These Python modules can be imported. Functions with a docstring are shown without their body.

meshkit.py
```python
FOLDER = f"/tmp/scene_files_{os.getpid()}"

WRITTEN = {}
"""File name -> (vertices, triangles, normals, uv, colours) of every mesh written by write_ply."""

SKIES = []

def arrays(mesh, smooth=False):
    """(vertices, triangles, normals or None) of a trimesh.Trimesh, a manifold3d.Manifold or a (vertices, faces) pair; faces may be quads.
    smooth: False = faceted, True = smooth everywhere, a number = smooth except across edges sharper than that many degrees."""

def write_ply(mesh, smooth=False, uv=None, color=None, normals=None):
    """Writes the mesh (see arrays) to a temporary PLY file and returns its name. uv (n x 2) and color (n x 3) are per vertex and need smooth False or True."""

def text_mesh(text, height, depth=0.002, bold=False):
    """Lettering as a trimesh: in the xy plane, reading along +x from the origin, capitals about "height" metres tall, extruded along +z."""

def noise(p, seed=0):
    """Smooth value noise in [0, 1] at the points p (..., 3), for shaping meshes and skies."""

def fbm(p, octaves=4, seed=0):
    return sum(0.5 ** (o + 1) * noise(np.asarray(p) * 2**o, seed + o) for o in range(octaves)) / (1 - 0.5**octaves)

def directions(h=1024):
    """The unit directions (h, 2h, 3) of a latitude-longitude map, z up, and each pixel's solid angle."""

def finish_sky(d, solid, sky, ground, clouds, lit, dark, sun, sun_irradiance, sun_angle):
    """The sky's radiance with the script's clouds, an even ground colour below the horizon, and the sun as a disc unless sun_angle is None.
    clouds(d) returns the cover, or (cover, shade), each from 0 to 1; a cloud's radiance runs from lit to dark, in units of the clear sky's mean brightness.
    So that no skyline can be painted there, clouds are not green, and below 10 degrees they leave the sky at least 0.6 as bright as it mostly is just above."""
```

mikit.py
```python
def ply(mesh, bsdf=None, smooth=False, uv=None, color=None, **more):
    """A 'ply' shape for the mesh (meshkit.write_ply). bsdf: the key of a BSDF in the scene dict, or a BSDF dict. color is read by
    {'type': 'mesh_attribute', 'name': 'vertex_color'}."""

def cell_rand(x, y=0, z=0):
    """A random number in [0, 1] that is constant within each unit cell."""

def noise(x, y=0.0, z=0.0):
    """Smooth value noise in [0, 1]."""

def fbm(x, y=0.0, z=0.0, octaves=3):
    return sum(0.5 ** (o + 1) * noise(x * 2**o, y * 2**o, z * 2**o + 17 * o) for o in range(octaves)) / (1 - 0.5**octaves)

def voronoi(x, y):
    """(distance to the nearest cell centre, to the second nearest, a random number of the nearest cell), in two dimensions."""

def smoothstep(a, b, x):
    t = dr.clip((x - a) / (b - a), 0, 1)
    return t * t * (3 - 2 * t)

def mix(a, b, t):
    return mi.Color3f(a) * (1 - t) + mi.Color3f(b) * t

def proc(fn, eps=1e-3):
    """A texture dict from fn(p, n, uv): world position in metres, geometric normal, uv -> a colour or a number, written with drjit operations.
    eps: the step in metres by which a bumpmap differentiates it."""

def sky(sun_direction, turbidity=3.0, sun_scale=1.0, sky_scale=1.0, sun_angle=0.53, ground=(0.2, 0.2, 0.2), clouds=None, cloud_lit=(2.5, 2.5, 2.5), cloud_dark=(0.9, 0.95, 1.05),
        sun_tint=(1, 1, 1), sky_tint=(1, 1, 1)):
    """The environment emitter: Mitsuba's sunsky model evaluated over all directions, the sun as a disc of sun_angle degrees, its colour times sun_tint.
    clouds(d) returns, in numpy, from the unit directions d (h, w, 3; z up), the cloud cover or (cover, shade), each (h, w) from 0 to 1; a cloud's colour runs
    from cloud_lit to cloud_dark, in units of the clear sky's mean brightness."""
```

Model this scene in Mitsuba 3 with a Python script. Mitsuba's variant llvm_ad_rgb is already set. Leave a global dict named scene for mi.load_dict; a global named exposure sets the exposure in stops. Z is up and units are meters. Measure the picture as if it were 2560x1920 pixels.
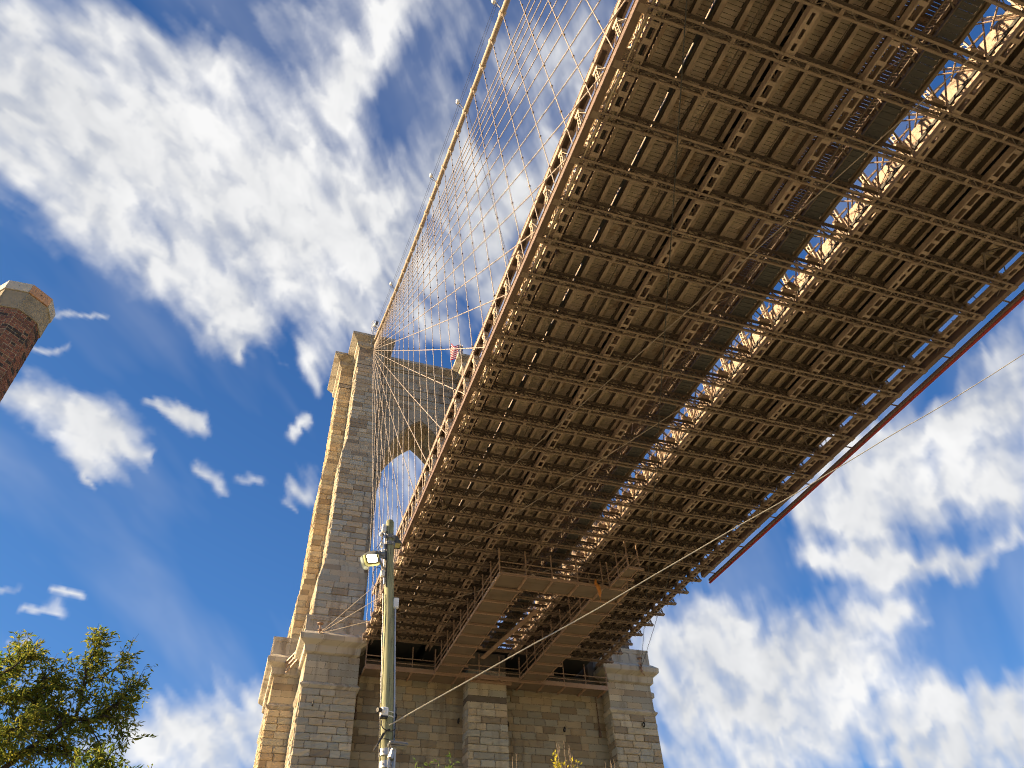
import math, random
import numpy as np, drjit as dr, mitsuba as mi, mikit, meshkit
from shapely.geometry import Polygon, box as sbox
from shapely.ops import unary_union
import trimesh
T = mi.ScalarTransform4f
scene, labels = {}, {}

# ---------------------------------------------------------------- camera, sky, exposure
CAM = np.array([-22.133, 0.0, 1.7]); YAW, PITCH, ROLL = np.radians([21.0455, 44.0634, -3.5606])
_f = np.array([math.sin(YAW)*math.cos(PITCH), math.cos(YAW)*math.cos(PITCH), math.sin(PITCH)])
_r = np.array([math.cos(YAW), -math.sin(YAW), 0.0]); _u = np.cross(_r, _f)
UP = -math.sin(ROLL)*_r + math.cos(ROLL)*_u
scene['camera'] = {'type': 'perspective', 'fov': 69.69, 'fov_axis': 'x', 'near_clip': 0.05, 'far_clip': 4000.0,
                   'to_world': T().look_at(origin=CAM.tolist(), target=(CAM+_f).tolist(), up=UP.tolist())}
exposure = 3.25
SUN_E, SUN_A = math.radians(25), math.radians(14)
SUN = (-math.cos(SUN_E)*math.cos(SUN_A), math.cos(SUN_E)*math.sin(SUN_A), math.sin(SUN_E))
# clouds: banks as capsules in the stereographic plane of the sky (x/(1+z), y/(1+z)): x0,y0,x1,y1,r0,r1,strength
CLOUDS = [
(-0.2211,0.2631,-0.1018,0.288,0.0368,0.0502,0.95),(-0.1938,0.235,-0.0793,0.2367,0.012,0.0125,0.8),(-0.1849,0.2959,-0.0562,0.3246,0.0321,0.0317,0.9),
(-0.1018,0.288,-0.0153,0.3055,0.0381,0.0386,0.85),(-0.0562,0.3246,0.0204,0.3198,0.0381,0.0334,0.75),(-0.1712,0.3456,-0.0773,0.3748,0.0142,0.0129,0.85),
(-0.017,0.2962,0.0633,0.2744,0.0285,0.0195,0.7),(-0.1028,0.3645,-0.061,0.4009,0.0124,0.0221,1),(-0.0587,0.4057,-0.0521,0.4275,0.0202,0.0061,1),
(-0.2226,0.3105,-0.1532,0.3338,0.0231,0.0201,0.75),(-0.1117,0.3643,-0.0734,0.3809,0.0123,0.0097,0.8),(-0.0525,0.3501,0.0269,0.3812,0.0129,0.021,0.42),
(-0.0351,0.3006,0.059,0.3373,0.0251,0.0276,0.5),(-0.1198,0.3721,-0.0924,0.3775,0.0123,0.0079,0.7),(0.0014,0.1629,-0.0195,0.2325,0.012,0.0131,0.95),
(-0.0229,0.2305,-0.0136,0.2397,0.0116,0.0059,0.9),(-0.0525,0.1891,-0.0157,0.2057,0.0186,0.0198,0.45),(0.0106,0.1654,0.0473,0.1701,0.0108,0.0111,0.35),
(0.0197,0.1787,0.0447,0.2051,0.0111,0.0176,0.25),(-0.1898,0.4646,-0.132,0.4933,0.0115,0.0198,1),(-0.1562,0.4931,-0.1499,0.5274,0.0145,0.0039,0.95),
(-0.1345,0.4987,-0.1046,0.5107,0.0099,0.0034,0.75),(-0.2063,0.4588,-0.1838,0.4709,0.0083,0.0123,0.9),(-0.1735,0.4113,-0.1457,0.4082,0.0024,0.0018,0.7),
(-0.1094,0.4722,-0.0763,0.4774,0.0027,0.0069,0.8),(-0.0863,0.4768,-0.0766,0.4756,0.0054,0.0055,0.9),(0.0037,0.4227,0.0107,0.4397,0.0135,0.0072,0.85),
(-0.0031,0.4796,0.0131,0.4691,0.0051,0.0036,0.8),(0.0012,0.5204,0.0128,0.5224,0.0104,0.009,0.95),(-0.0002,0.532,0.0024,0.5354,0.0037,0.003,0.7),
(-0.0745,0.5133,-0.0493,0.5309,0.0063,0.0043,0.75),(-0.0387,0.5203,-0.025,0.5167,0.0065,0.0044,0.6),(-0.179,0.6263,-0.1606,0.6254,0.0046,0.0047,0.75),
(-0.1621,0.6131,-0.1461,0.6153,0.0027,0.0027,0.7),(-0.1982,0.6132,-0.1835,0.6123,0.0038,0.0039,0.7),(-0.1903,0.6462,-0.1765,0.6472,0.0026,0.002,0.6),
(-0.1833,0.4331,-0.1697,0.4287,0.0036,0.0024,0.6),(-0.0886,0.7266,0.0134,0.7093,0.0217,0.027,0.85),(-0.1212,0.7392,-0.0373,0.7266,0.0105,0.0224,0.6),
(-0.0336,0.7447,0.0199,0.7386,0.0225,0.0231,0.8),(-0.0317,0.3592,0.0225,0.3608,0.0199,0.0207,0.6),(0.0753,0.3186,0.1295,0.331,0.0239,0.0212,0.7),
(0.0682,0.2437,0.1229,0.2558,0.0188,0.0196,0.7),(0.1023,0.2897,0.1322,0.2527,0.0201,0.0196,0.75),(0.0652,0.2106,0.1112,0.1748,0.018,0.0233,0.4),
(0.1281,0.2407,0.1333,0.1821,0.016,0.0178,0.5),(0.0801,0.1765,0.1249,0.1445,0.0144,0.0167,0.35),(0.0846,0.3664,0.1056,0.3754,0.0107,0.0108,0.55),
(0.049,0.3542,0.0949,0.3635,0.0104,0.0071,0.45),(0.0803,0.4819,0.1127,0.5458,0.0344,0.0356,0.5),(0.4083,0.356,0.4969,0.2445,0.0142,0.0273,0.85),
(0.4478,0.3248,0.4755,0.2265,0.0203,0.0181,0.8),(0.4109,0.3929,0.4525,0.3688,0.0254,0.028,0.85),(0.4475,0.3589,0.5163,0.3145,0.0279,0.0291,0.9),
(0.4269,0.4272,0.4758,0.4154,0.0111,0.0144,0.9),(0.4683,0.4157,0.5309,0.3784,0.0144,0.0102,0.9),(0.5238,0.3922,0.5526,0.336,0.0086,0.0081,0.6),
(0.5031,0.298,0.524,0.2878,0.0225,0.0188,0.6),(0.4481,0.2353,0.4679,0.2005,0.0093,0.0175,0.55),(0.3479,0.5586,0.4786,0.5068,0.0319,0.0411,1),
(0.3864,0.5923,0.4833,0.5569,0.0358,0.0305,1),(0.3774,0.5232,0.397,0.5089,0.0177,0.0117,0.9),(0.4596,0.5005,0.5079,0.4344,0.0227,0.009,0.75),
(0.479,0.5463,0.5035,0.4909,0.0229,0.0111,0.8),(0.3666,0.6356,0.4035,0.6395,0.0081,0.024,0.7),(0.4463,0.6132,0.6111,0.4651,0.0196,0.0205,0.75),
(0.5187,0.5254,0.6079,0.4587,0.0186,0.0204,0.8),(0.5578,0.5428,0.6281,0.4782,0.0219,0.0204,0.8),(0.5042,0.3969,0.51,0.3797,0.007,0.0069,0.6),
(0.5869,0.539,0.6707,0.4484,0.0215,0.0226,0.6),(0.4086,0.6539,0.4812,0.6149,0.016,0.0155,0.5)
]
def clouds(d):
    P = np.stack([d[..., 0]/(1+np.maximum(d[..., 2], 0)), d[..., 1]/(1+np.maximum(d[..., 2], 0)), np.zeros(d.shape[:2])], -1)
    n = lambda A, s, o, seed: meshkit.fbm(A*s + seed*3.7, o, seed) - 0.5
    # large, middle and small turbulence bends the banks and combs their edges out
    Q = P.copy()
    Q[..., 0] += 0.030*n(P, 7, 4, 1); Q[..., 1] += 0.030*n(P, 7, 4, 3)
    c, s_ = math.cos(-0.80), math.sin(-0.80)
    R = np.stack([c*Q[..., 0]-s_*Q[..., 1], s_*Q[..., 0]+c*Q[..., 1], np.zeros(Q.shape[:2])], -1)
    comb = meshkit.fbm(R*np.array([16, 75, 1]), 6, 31) - 0.5
    Q2 = Q.copy()
    Q2[..., 0] += 0.030*comb*math.cos(0.80) + 0.014*n(P, 60, 4, 5); Q2[..., 1] += 0.030*comb*math.sin(0.80) + 0.014*n(P, 60, 4, 6)
    X, Y = Q2[..., 0], Q2[..., 1]
    dens = np.zeros(X.shape)
    for x0, y0, x1, y1, r0, r1, s in CLOUDS:
        ex, ey = x1-x0, y1-y0; L2 = ex*ex+ey*ey+1e-12
        t = np.clip(((X-x0)*ex+(Y-y0)*ey)/L2, 0, 1)
        q = np.hypot(X-x0-t*ex, Y-y0-t*ey)/(r0+(r1-r0)*t+1e-6)
        dens = 1-(1-dens)*(1-np.clip(s*np.exp(-1.0*q**1.55), 0, 0.99))
    # the same broken cirrus goes on over the rest of the sky
    inside = np.exp(-(((P[..., 0]-0.18)/0.62)**6 + ((P[..., 1]-0.40)/0.60)**6))
    rest = np.clip((n(Q, 4.5, 5, 7)+0.04)*4.0, 0, 0.85)
    dens = np.maximum(dens, rest*(1-inside))
    streak = meshkit.fbm(R*np.array([20, 95, 1]), 6, 11)
    fine = meshkit.fbm(Q2*70, 5, 12)
    big = meshkit.fbm(Q2*16, 4, 13)
    tex = 0.55*streak + 0.22*fine + 0.23*big
    cov = dens*1.20 - 0.19 + (tex-0.5)*3.0*np.sqrt(np.clip(dens*(1.12-dens), 0, 1))
    cov = np.clip(cov, 0, 1)
    cov = cov*cov*(3-2*cov)*0.35 + cov*0.65
    cov *= np.clip(dens/0.10, 0, 1)
    veil = 0.20*np.clip(meshkit.fbm(R*np.array([5, 20, 1]), 5, 21)*2.2-0.85, 0, 1)
    cov = np.clip(cov*(0.80+0.55*(fine-0.3)) + veil, 0, 0.96)
    shade = np.clip(0.5 - 2.2*(big*.6+fine*.4-0.5), 0, 1)*0.75
    return cov, shade
scene['sky'] = mikit.sky(SUN, turbidity=2.6, sky_scale=0.48, ground=(0.24, 0.22, 0.19), clouds=clouds, cloud_lit=(3.35, 3.33, 3.28), cloud_dark=(1.95, 2.02, 2.12),
                         sun_tint=(1.28, 1.22, 1.12), sky_tint=(0.43, 0.76, 1.20))

# ---------------------------------------------------------------- materials
def lin(c): return [float(x) for x in c]
def rgb(c): return {'type': 'rgb', 'value': lin(c)}
def pr(p): return mi.Float(p.x), mi.Float(p.y), mi.Float(p.z)
def mat(key, color, rough=0.6, metallic=0.0, spec=0.4, bump=None, two=True):
    b = {'type': 'principled', 'base_color': mikit.proc(color) if callable(color) else (color if isinstance(color, dict) else rgb(color)),
         'roughness': rough, 'metallic': metallic, 'specular': spec}
    if bump: b = {'type': 'bumpmap', 'arbitrary': mikit.proc(bump[0], bump[1]), 'scale': bump[2], 'bsdf': b}
    scene[key] = {'type': 'twosided', 'bsdf': b} if two else b
    return key
def worn(base, rust, dirt, s=1.0, amt=0.5):
    def f(p, n, uv):
        x, y, z = pr(p)
        a = mikit.fbm(x*1.3*s, y*0.9*s, z*1.3*s, 4)
        b = mikit.fbm(x*7*s, y*5*s, z*7*s, 3)
        c = mikit.mix(base, rust, mikit.smoothstep(0.52, 0.72, a*0.55+b*0.45)*amt)
        return mikit.mix(c, dirt, mikit.smoothstep(0.45, 0.75, mikit.fbm(x*0.5*s, y*2.3*s, z*3*s, 3))*0.45)
    return f
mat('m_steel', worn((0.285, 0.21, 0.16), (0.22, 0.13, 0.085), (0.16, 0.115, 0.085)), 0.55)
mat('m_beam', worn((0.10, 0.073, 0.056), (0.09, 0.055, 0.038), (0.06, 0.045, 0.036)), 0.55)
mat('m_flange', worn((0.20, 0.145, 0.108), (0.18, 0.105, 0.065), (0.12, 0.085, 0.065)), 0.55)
mat('m_web', worn((0.10, 0.075, 0.055), (0.10, 0.06, 0.04), (0.06, 0.045, 0.035)), 0.7)  # darker steel copy with shade put into its colour
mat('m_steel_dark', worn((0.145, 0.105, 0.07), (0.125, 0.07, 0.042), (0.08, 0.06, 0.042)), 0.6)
mat('m_girder', worn((0.125, 0.08, 0.058), (0.11, 0.06, 0.04), (0.085, 0.056, 0.042)), 0.5)
def panel_col(p, n, uv):
    x, y, z = pr(p)
    a = mikit.cell_rand(y*5.25, x*0.9)
    b = mikit.fbm(x*0.8, y*0.8, z, 4)
    c = mikit.mix((0.42, 0.33, 0.26), (0.33, 0.255, 0.20), a*0.7)
    c = c*(0.78+0.34*mikit.cell_rand((y-5.427)/2.286, x*1.06, 3.0))
    c = mikit.mix(c, (0.20, 0.115, 0.07), mikit.smoothstep(0.60, 0.75, mikit.fbm(x*2.2+9, y*1.1, 4.0, 4))*0.55)
    return mikit.mix(c, (0.19, 0.14, 0.105), mikit.smoothstep(0.45, 0.75, b)*0.6)
mat('m_panel', panel_col, 0.7)
mat('m_walk', worn((0.065, 0.062, 0.062), (0.08, 0.06, 0.045), (0.045, 0.04, 0.038)), 0.7)
mat('m_plate', worn((0.155, 0.115, 0.085), (0.15, 0.09, 0.06), (0.095, 0.072, 0.055), 1.2), 0.6)
mat('m_rail', worn((0.30, 0.20, 0.14), (0.22, 0.11, 0.07), (0.17, 0.11, 0.08)), 0.55)
mat('m_red', worn((0.30, 0.028, 0.030), (0.16, 0.03, 0.03), (0.18, 0.025, 0.025)), 0.45)
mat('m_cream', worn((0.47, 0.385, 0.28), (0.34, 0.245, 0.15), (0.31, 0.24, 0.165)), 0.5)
mat('m_cable', worn((0.34, 0.265, 0.18), (0.26, 0.19, 0.12), (0.21, 0.16, 0.11)), 0.5)
mat('m_rope', worn((0.30, 0.25, 0.21), (0.25, 0.205, 0.17), (0.30, 0.24, 0.195)), 0.55)
mat('m_wood_plank', worn((0.16, 0.12, 0.085), (0.2, 0.14, 0.09), (0.09, 0.07, 0.05)), 0.8)
mat('m_asphalt', (0.06, 0.06, 0.06), 0.9)
mat('m_concrete', worn((0.40, 0.37, 0.32), (0.34, 0.30, 0.25), (0.25, 0.23, 0.2)), 0.85)
mat('m_black', (0.02, 0.02, 0.022), 0.5)
mat('m_dark_wire', (0.045, 0.042, 0.04), 0.5)
mat('m_white', worn((0.72, 0.72, 0.70), (0.6, 0.6, 0.58), (0.5, 0.5, 0.48)), 0.45)
mat('m_galv', worn((0.42, 0.43, 0.44), (0.36, 0.36, 0.36), (0.30, 0.30, 0.30)), 0.42, 0.5)
mat('m_grey_metal', worn((0.20, 0.205, 0.21), (0.17, 0.17, 0.17), (0.14, 0.14, 0.14)), 0.5, 0.2)
mat('m_lamp_hood', worn((0.12, 0.12, 0.10), (0.1, 0.1, 0.085), (0.08, 0.08, 0.07)), 0.45, 0.2)
mat('m_reflector', (0.42, 0.39, 0.18), 0.4, 0.2)
mat('m_wire_cream', worn((0.40, 0.37, 0.30), (0.34, 0.31, 0.25), (0.4, 0.37, 0.3)), 0.5)
mat('m_orange', (0.42, 0.16, 0.03), 0.6)
def stain_w(p, n, uv):
    x, y, z = pr(p)
    s = mikit.fbm(x*1.7+y*1.7, z*0.16, 3.0, 4)
    b = mikit.fbm(x*0.35, y*0.35, z*0.3, 3)
    g = mikit.fbm(x*9, y*9, z*9, 3)
    return dr.clip(mikit.smoothstep(0.50, 0.78, s*0.6+b*0.4)*0.5 + (g-0.45)*0.4, 0, 0.7)
_attr = {'type': 'mesh_attribute', 'name': 'vertex_color'}
def stone_bump(p, n, uv):
    x, y, z = pr(p)
    return mikit.fbm(x*6, y*6, z*6, 4)
scene['m_stone'] = {'type': 'twosided', 'bsdf': {'type': 'bumpmap', 'arbitrary': mikit.proc(stone_bump, 0.01), 'scale': 0.13, 'bsdf': {'type': 'blendbsdf', 'weight': mikit.proc(stain_w),
    'a': {'type': 'diffuse', 'reflectance': _attr}, 'b': {'type': 'diffuse', 'reflectance': rgb((0.15, 0.115, 0.085))}}}}
def mortar(p, n, uv):
    x, y, z = pr(p)
    return mikit.mix((0.15, 0.125, 0.10), (0.085, 0.07, 0.055), mikit.fbm(x*3, y*3, z*3, 3))
mat('m_mortar', mortar, 0.95)
def oldstone(p, n, uv):   # dressed granite without individual blocks (backs and far faces)
    x, y, z = pr(p)
    r = dr.floor(z/0.72)
    u = (x+y)/1.7 + 0.5*r
    c = mikit.mix((0.40, 0.355, 0.29), (0.28, 0.245, 0.2), mikit.cell_rand(u, r))
    fz, fu = z/0.72-r, u-dr.floor(u)
    j = dr.maximum(mikit.smoothstep(0.045, 0.02, dr.minimum(fz, 1-fz)), mikit.smoothstep(0.02, 0.008, dr.minimum(fu, 1-fu)))
    c = mikit.mix(c, (0.13, 0.11, 0.09), j*0.8)
    return mikit.mix(c, (0.16, 0.12, 0.09), mikit.smoothstep(0.5, 0.8, mikit.fbm(x*1.5+y*1.5, z*0.2, 1, 3))*0.5)
mat('m_oldstone', oldstone, 0.9)
def brick_mortar(p, n, uv):
    x, y, z = pr(p)
    return mikit.mix((0.44, 0.385, 0.28), (0.30, 0.26, 0.19), mikit.fbm(x*14, y*14, z*14, 3))
mat('m_brick_mortar', brick_mortar, 0.95)
def colv(c0, c1, s, dark=(0.05, 0.04, 0.035), da=0.4):
    def f(p, n, uv):
        x, y, z = pr(p)
        c = mikit.mix(c0, c1, mikit.fbm(x*s, y*s, z*s, 4))
        return mikit.mix(c, dark, mikit.smoothstep(0.5, 0.75, mikit.fbm(x*s*0.4+5, y*s*0.4, z*s*0.3, 4))*da)
    return f
for k, (a, b) in enumerate([((0.24, 0.105, 0.072), (0.13, 0.055, 0.042)), ((0.28, 0.125, 0.082), (0.16, 0.07, 0.05)), ((0.18, 0.088, 0.068), (0.10, 0.05, 0.042)), ((0.06, 0.045, 0.042), (0.04, 0.033, 0.032)), ((0.21, 0.12, 0.08), (0.15, 0.08, 0.058))]):
    mat(f'm_brick{k}', colv(a, b, 22), 0.85)
mat('m_collar', colv((0.34, 0.29, 0.21), (0.22, 0.19, 0.14), 9, (0.10, 0.085, 0.065), 0.6), 0.9)
mat('m_capstone', colv((0.52, 0.49, 0.43), (0.38, 0.35, 0.31), 9, (0.22, 0.20, 0.17), 0.4), 0.85)
mat('m_terracotta', colv((0.52, 0.30, 0.18), (0.42, 0.25, 0.16), 12, (0.3, 0.2, 0.14), 0.5), 0.85)
def pole_wood(p, n, uv):
    x, y, z = pr(p)
    g = mikit.fbm(x*38, y*38, z*0.9, 4)
    h = mikit.fbm(x*12, y*12, z*0.5, 3)
    c = mikit.mix((0.33, 0.335, 0.20), (0.16, 0.17, 0.10), g)
    c = mikit.mix(c, (0.38, 0.34, 0.22), mikit.smoothstep(0.5, 0.7, h)*0.6)
    return mikit.mix(c, (0.06, 0.06, 0.035), mikit.smoothstep(0.58, 0.72, mikit.fbm(x*70, y*70, z*1.6, 3))*0.7)
mat('m_pole', pole_wood, 0.8)
def bark(p, n, uv):
    x, y, z = pr(p)
    return mikit.mix((0.055, 0.042, 0.032), (0.025, 0.02, 0.017), mikit.fbm(x*30, y*30, z*6, 3))
mat('m_bark', bark, 0.9)
def leafmat(key, c0, c1, tr):
    def f(p, n, uv):
        x, y, z = pr(p)
        return mikit.mix(c0, c1, mikit.fbm(x*1.4, y*1.4, z*1.4, 3)*0.6 + mikit.cell_rand(x*9, y*9, z*9)*0.4)
    scene[key] = {'type': 'principledthin', 'base_color': mikit.proc(f), 'roughness': 0.55, 'diff_trans': tr, 'spec_trans': 0.0}
leafmat('m_leaf', (0.16, 0.20, 0.035), (0.36, 0.32, 0.055), 1.2)
leafmat('m_leaf_dark', (0.10, 0.16, 0.035), (0.18, 0.22, 0.045), 1.1)
leafmat('m_leaf_green', (0.10, 0.17, 0.04), (0.17, 0.24, 0.06), 0.8)
leafmat('m_leaf_yellow', (0.55, 0.45, 0.04), (0.42, 0.40, 0.05), 1.0)
def ground_col(p, n, uv):
    x, y, z = pr(p)
    c = mikit.mix((0.27, 0.25, 0.215), (0.20, 0.185, 0.155), mikit.fbm(x*0.4, y*0.4, 0, 4))
    return mikit.mix(c, (0.14, 0.15, 0.07), mikit.smoothstep(0.5, 0.6, mikit.fbm(x*0.06+9, y*0.06, 0, 3)))
mat('m_ground', ground_col, 0.95)

# ---------------------------------------------------------------- mesh helpers
class MB:
    def __init__(s): s.v, s.f, s.c, s.n = [], [], [], 0
    def add(s, v, f, c=None):
        v = np.asarray(v, float); s.v.append(v); s.f.append(np.asarray(f, int)+s.n); s.n += len(v)
        if c is not None: s.c.append(np.tile(np.asarray(c, float), (len(v), 1)))
        return s
    BF = np.array([[0, 2, 1], [1, 2, 3], [4, 5, 6], [5, 7, 6], [0, 1, 4], [1, 5, 4], [2, 6, 3], [3, 6, 7], [0, 4, 2], [2, 4, 6], [1, 3, 5], [3, 7, 5]])
    def box(s, x0, x1, y0, y1, z0, z1, c=None):
        return s.add([[x, y, z] for z in (z0, z1) for y in (y0, y1) for x in (x0, x1)], MB.BF, c)
    def bar(s, p, q, w, h, up=(0, 0, 1)):
        p, q = np.array(p, float), np.array(q, float); d = q-p; d /= np.linalg.norm(d)
        a = np.cross(d, up)
        if np.linalg.norm(a) < 1e-6: a = np.cross(d, (1, 0, 0))
        a /= np.linalg.norm(a); b = np.cross(a, d)
        return s.add([e+sa*a*w/2+sb*b*h/2 for e in (p, q) for sb in (-1, 1) for sa in (-1, 1)], MB.BF)
    def tube(s, pts, r, n=8, cap=True):
        pts = np.array(pts, float); m = len(pts); r = np.broadcast_to(r, (m,))
        t = np.gradient(pts, axis=0); t /= np.linalg.norm(t, axis=1, keepdims=True)
        ref = np.array([0, 0, 1.0]) if abs(t[0][2]) < 0.9 else np.array([1.0, 0, 0])
        V = []
        a = np.cross(t[0], ref); a /= np.linalg.norm(a)
        ang = np.arange(n)*2*np.pi/n
        for i in range(m):
            a = a - t[i]*np.dot(a, t[i]); a /= np.linalg.norm(a); b = np.cross(t[i], a)
            V.append(pts[i]+r[i]*(np.cos(ang)[:, None]*a+np.sin(ang)[:, None]*b))
        V = np.vstack(V); F = []
        for i in range(m-1):
            for j in range(n):
                k = (j+1) % n; o = i*n
                F += [[o+j, o+k, o+n+j], [o+k, o+n+k, o+n+j]]
        if cap:
            for e, i in ((0, 0), (1, m-1)):
                for j in range(1, n-1): F.append([i*n, i*n+j+1, i*n+j] if e == 0 else [i*n, i*n+j, i*n+j+1])
        return s.add(V, F)
    def prism(s, poly, z0, z1, fn=None):   # poly: list of (x, y); extruded in z, mapped by fn
        p = np.array(poly, float); n = len(p)
        V = np.vstack([np.c_[p, np.full(n, z0)], np.c_[p, np.full(n, z1)]]); F = []
        tri = trimesh.creation.triangulate_polygon(Polygon(p), engine='earcut')
        tv, tf = tri
        idx = [int(np.argmin(np.hypot(*(p-q).T))) for q in tv]
        tf = np.array([[idx[a] for a in t] for t in tf])
        F = [list(t[::-1]) for t in tf]+[list(t+n) for t in tf]
        for i in range(n):
            j = (i+1) % n; F += [[i, j, n+i], [j, n+j, n+i]]
        if fn is not None: V = fn(V)
        return s.add(V, F)
    def arr(s): return np.vstack(s.v), np.vstack(s.f)
def key_for(base):
    if not any(k == base or k.startswith(base+'__') for k in (scene if base in scene or '__' in base else used)) and base not in used: used.add(base); return base
    i = 1
    while f'{base}_{i:03d}' in used: i += 1
    used.add(f'{base}_{i:03d}'); return f'{base}_{i:03d}'
used = set(); counters = {}
def key_for(base):   # numbers a repeated name: base, base_001, base_002 ...
    c = counters.get(base, 0); counters[base] = c+1
    return base if c == 0 else f'{base}_{c:03d}'
def put(base, shape, label=None, cat=None, group=None, kind=None):
    k = key_for(base); scene[k] = shape
    if label or kind or cat:
        labels[k] = {a: b for a, b in (('label', label), ('category', cat), ('group', group), ('kind', kind)) if b}
    return k
def thing(base, label, cat, group=None, kind=None):
    k = key_for(base); labels[k] = {a: b for a, b in (('label', label), ('category', cat), ('group', group), ('kind', kind)) if b}
    return k
def ply(mb, m, smooth=False, color=None, tw=None, uv=None):
    d = mikit.ply(mb.arr() if isinstance(mb, MB) else mb, m, smooth=smooth, color=(np.vstack(mb.c) if color is True else color), uv=uv)
    if tw is not None: d['to_world'] = T().translate(list(map(float, tw)))
    return d
def moved(d, tw): return {**d, 'to_world': T().translate(list(map(float, tw)))}
rng = np.random.default_rng(7); random.seed(7)

# ---------------------------------------------------------------- setting
g = MB(); g.add([[-1500, -1500, 0], [1500, -1500, 0], [1500, 1500, 0], [-1500, 1500, 0]], [[0, 1, 2], [0, 2, 3]])
put('ground', ply(g, 'm_ground'), 'pale paved ground with grass patches under the bridge', 'ground', kind='structure')
labels['sky'] = {'label': 'deep blue afternoon sky with streaky white clouds', 'category': 'sky', 'kind': 'structure'}

# ================================================================ the steel deck
H0, SL, Y0, S = 31.37, 0.032, 5.427, 2.286
I0, I1 = -9, 27                       # floor beams; the tower stands at beam 28
yb = lambda i: Y0+S*i
zd = lambda y: H0+SL*y
XT = [-12.03, -6.27, -2.40, 2.30, 6.45, 12.05]          # truss lines
YA, YB = yb(I0)-1.0, 69.0
YE = 84.5                              # the roadway runs on through the arches
def shear(mb):
    for v in mb.v: v[:, 2] += SL*v[:, 1]
    return mb
def at(i): return (0, yb(i), zd(yb(i)))
def full(fn):                          # a member running the length of the deck, built at z = dz
    mb = MB(); fn(mb)
    for v in mb.v: v[:, 2] += H0+SL*v[:, 1]
    return mb
D = thing('bridge_deck', 'brown steel suspension bridge deck with lattice floor beams seen from below', 'bridge deck')
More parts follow.
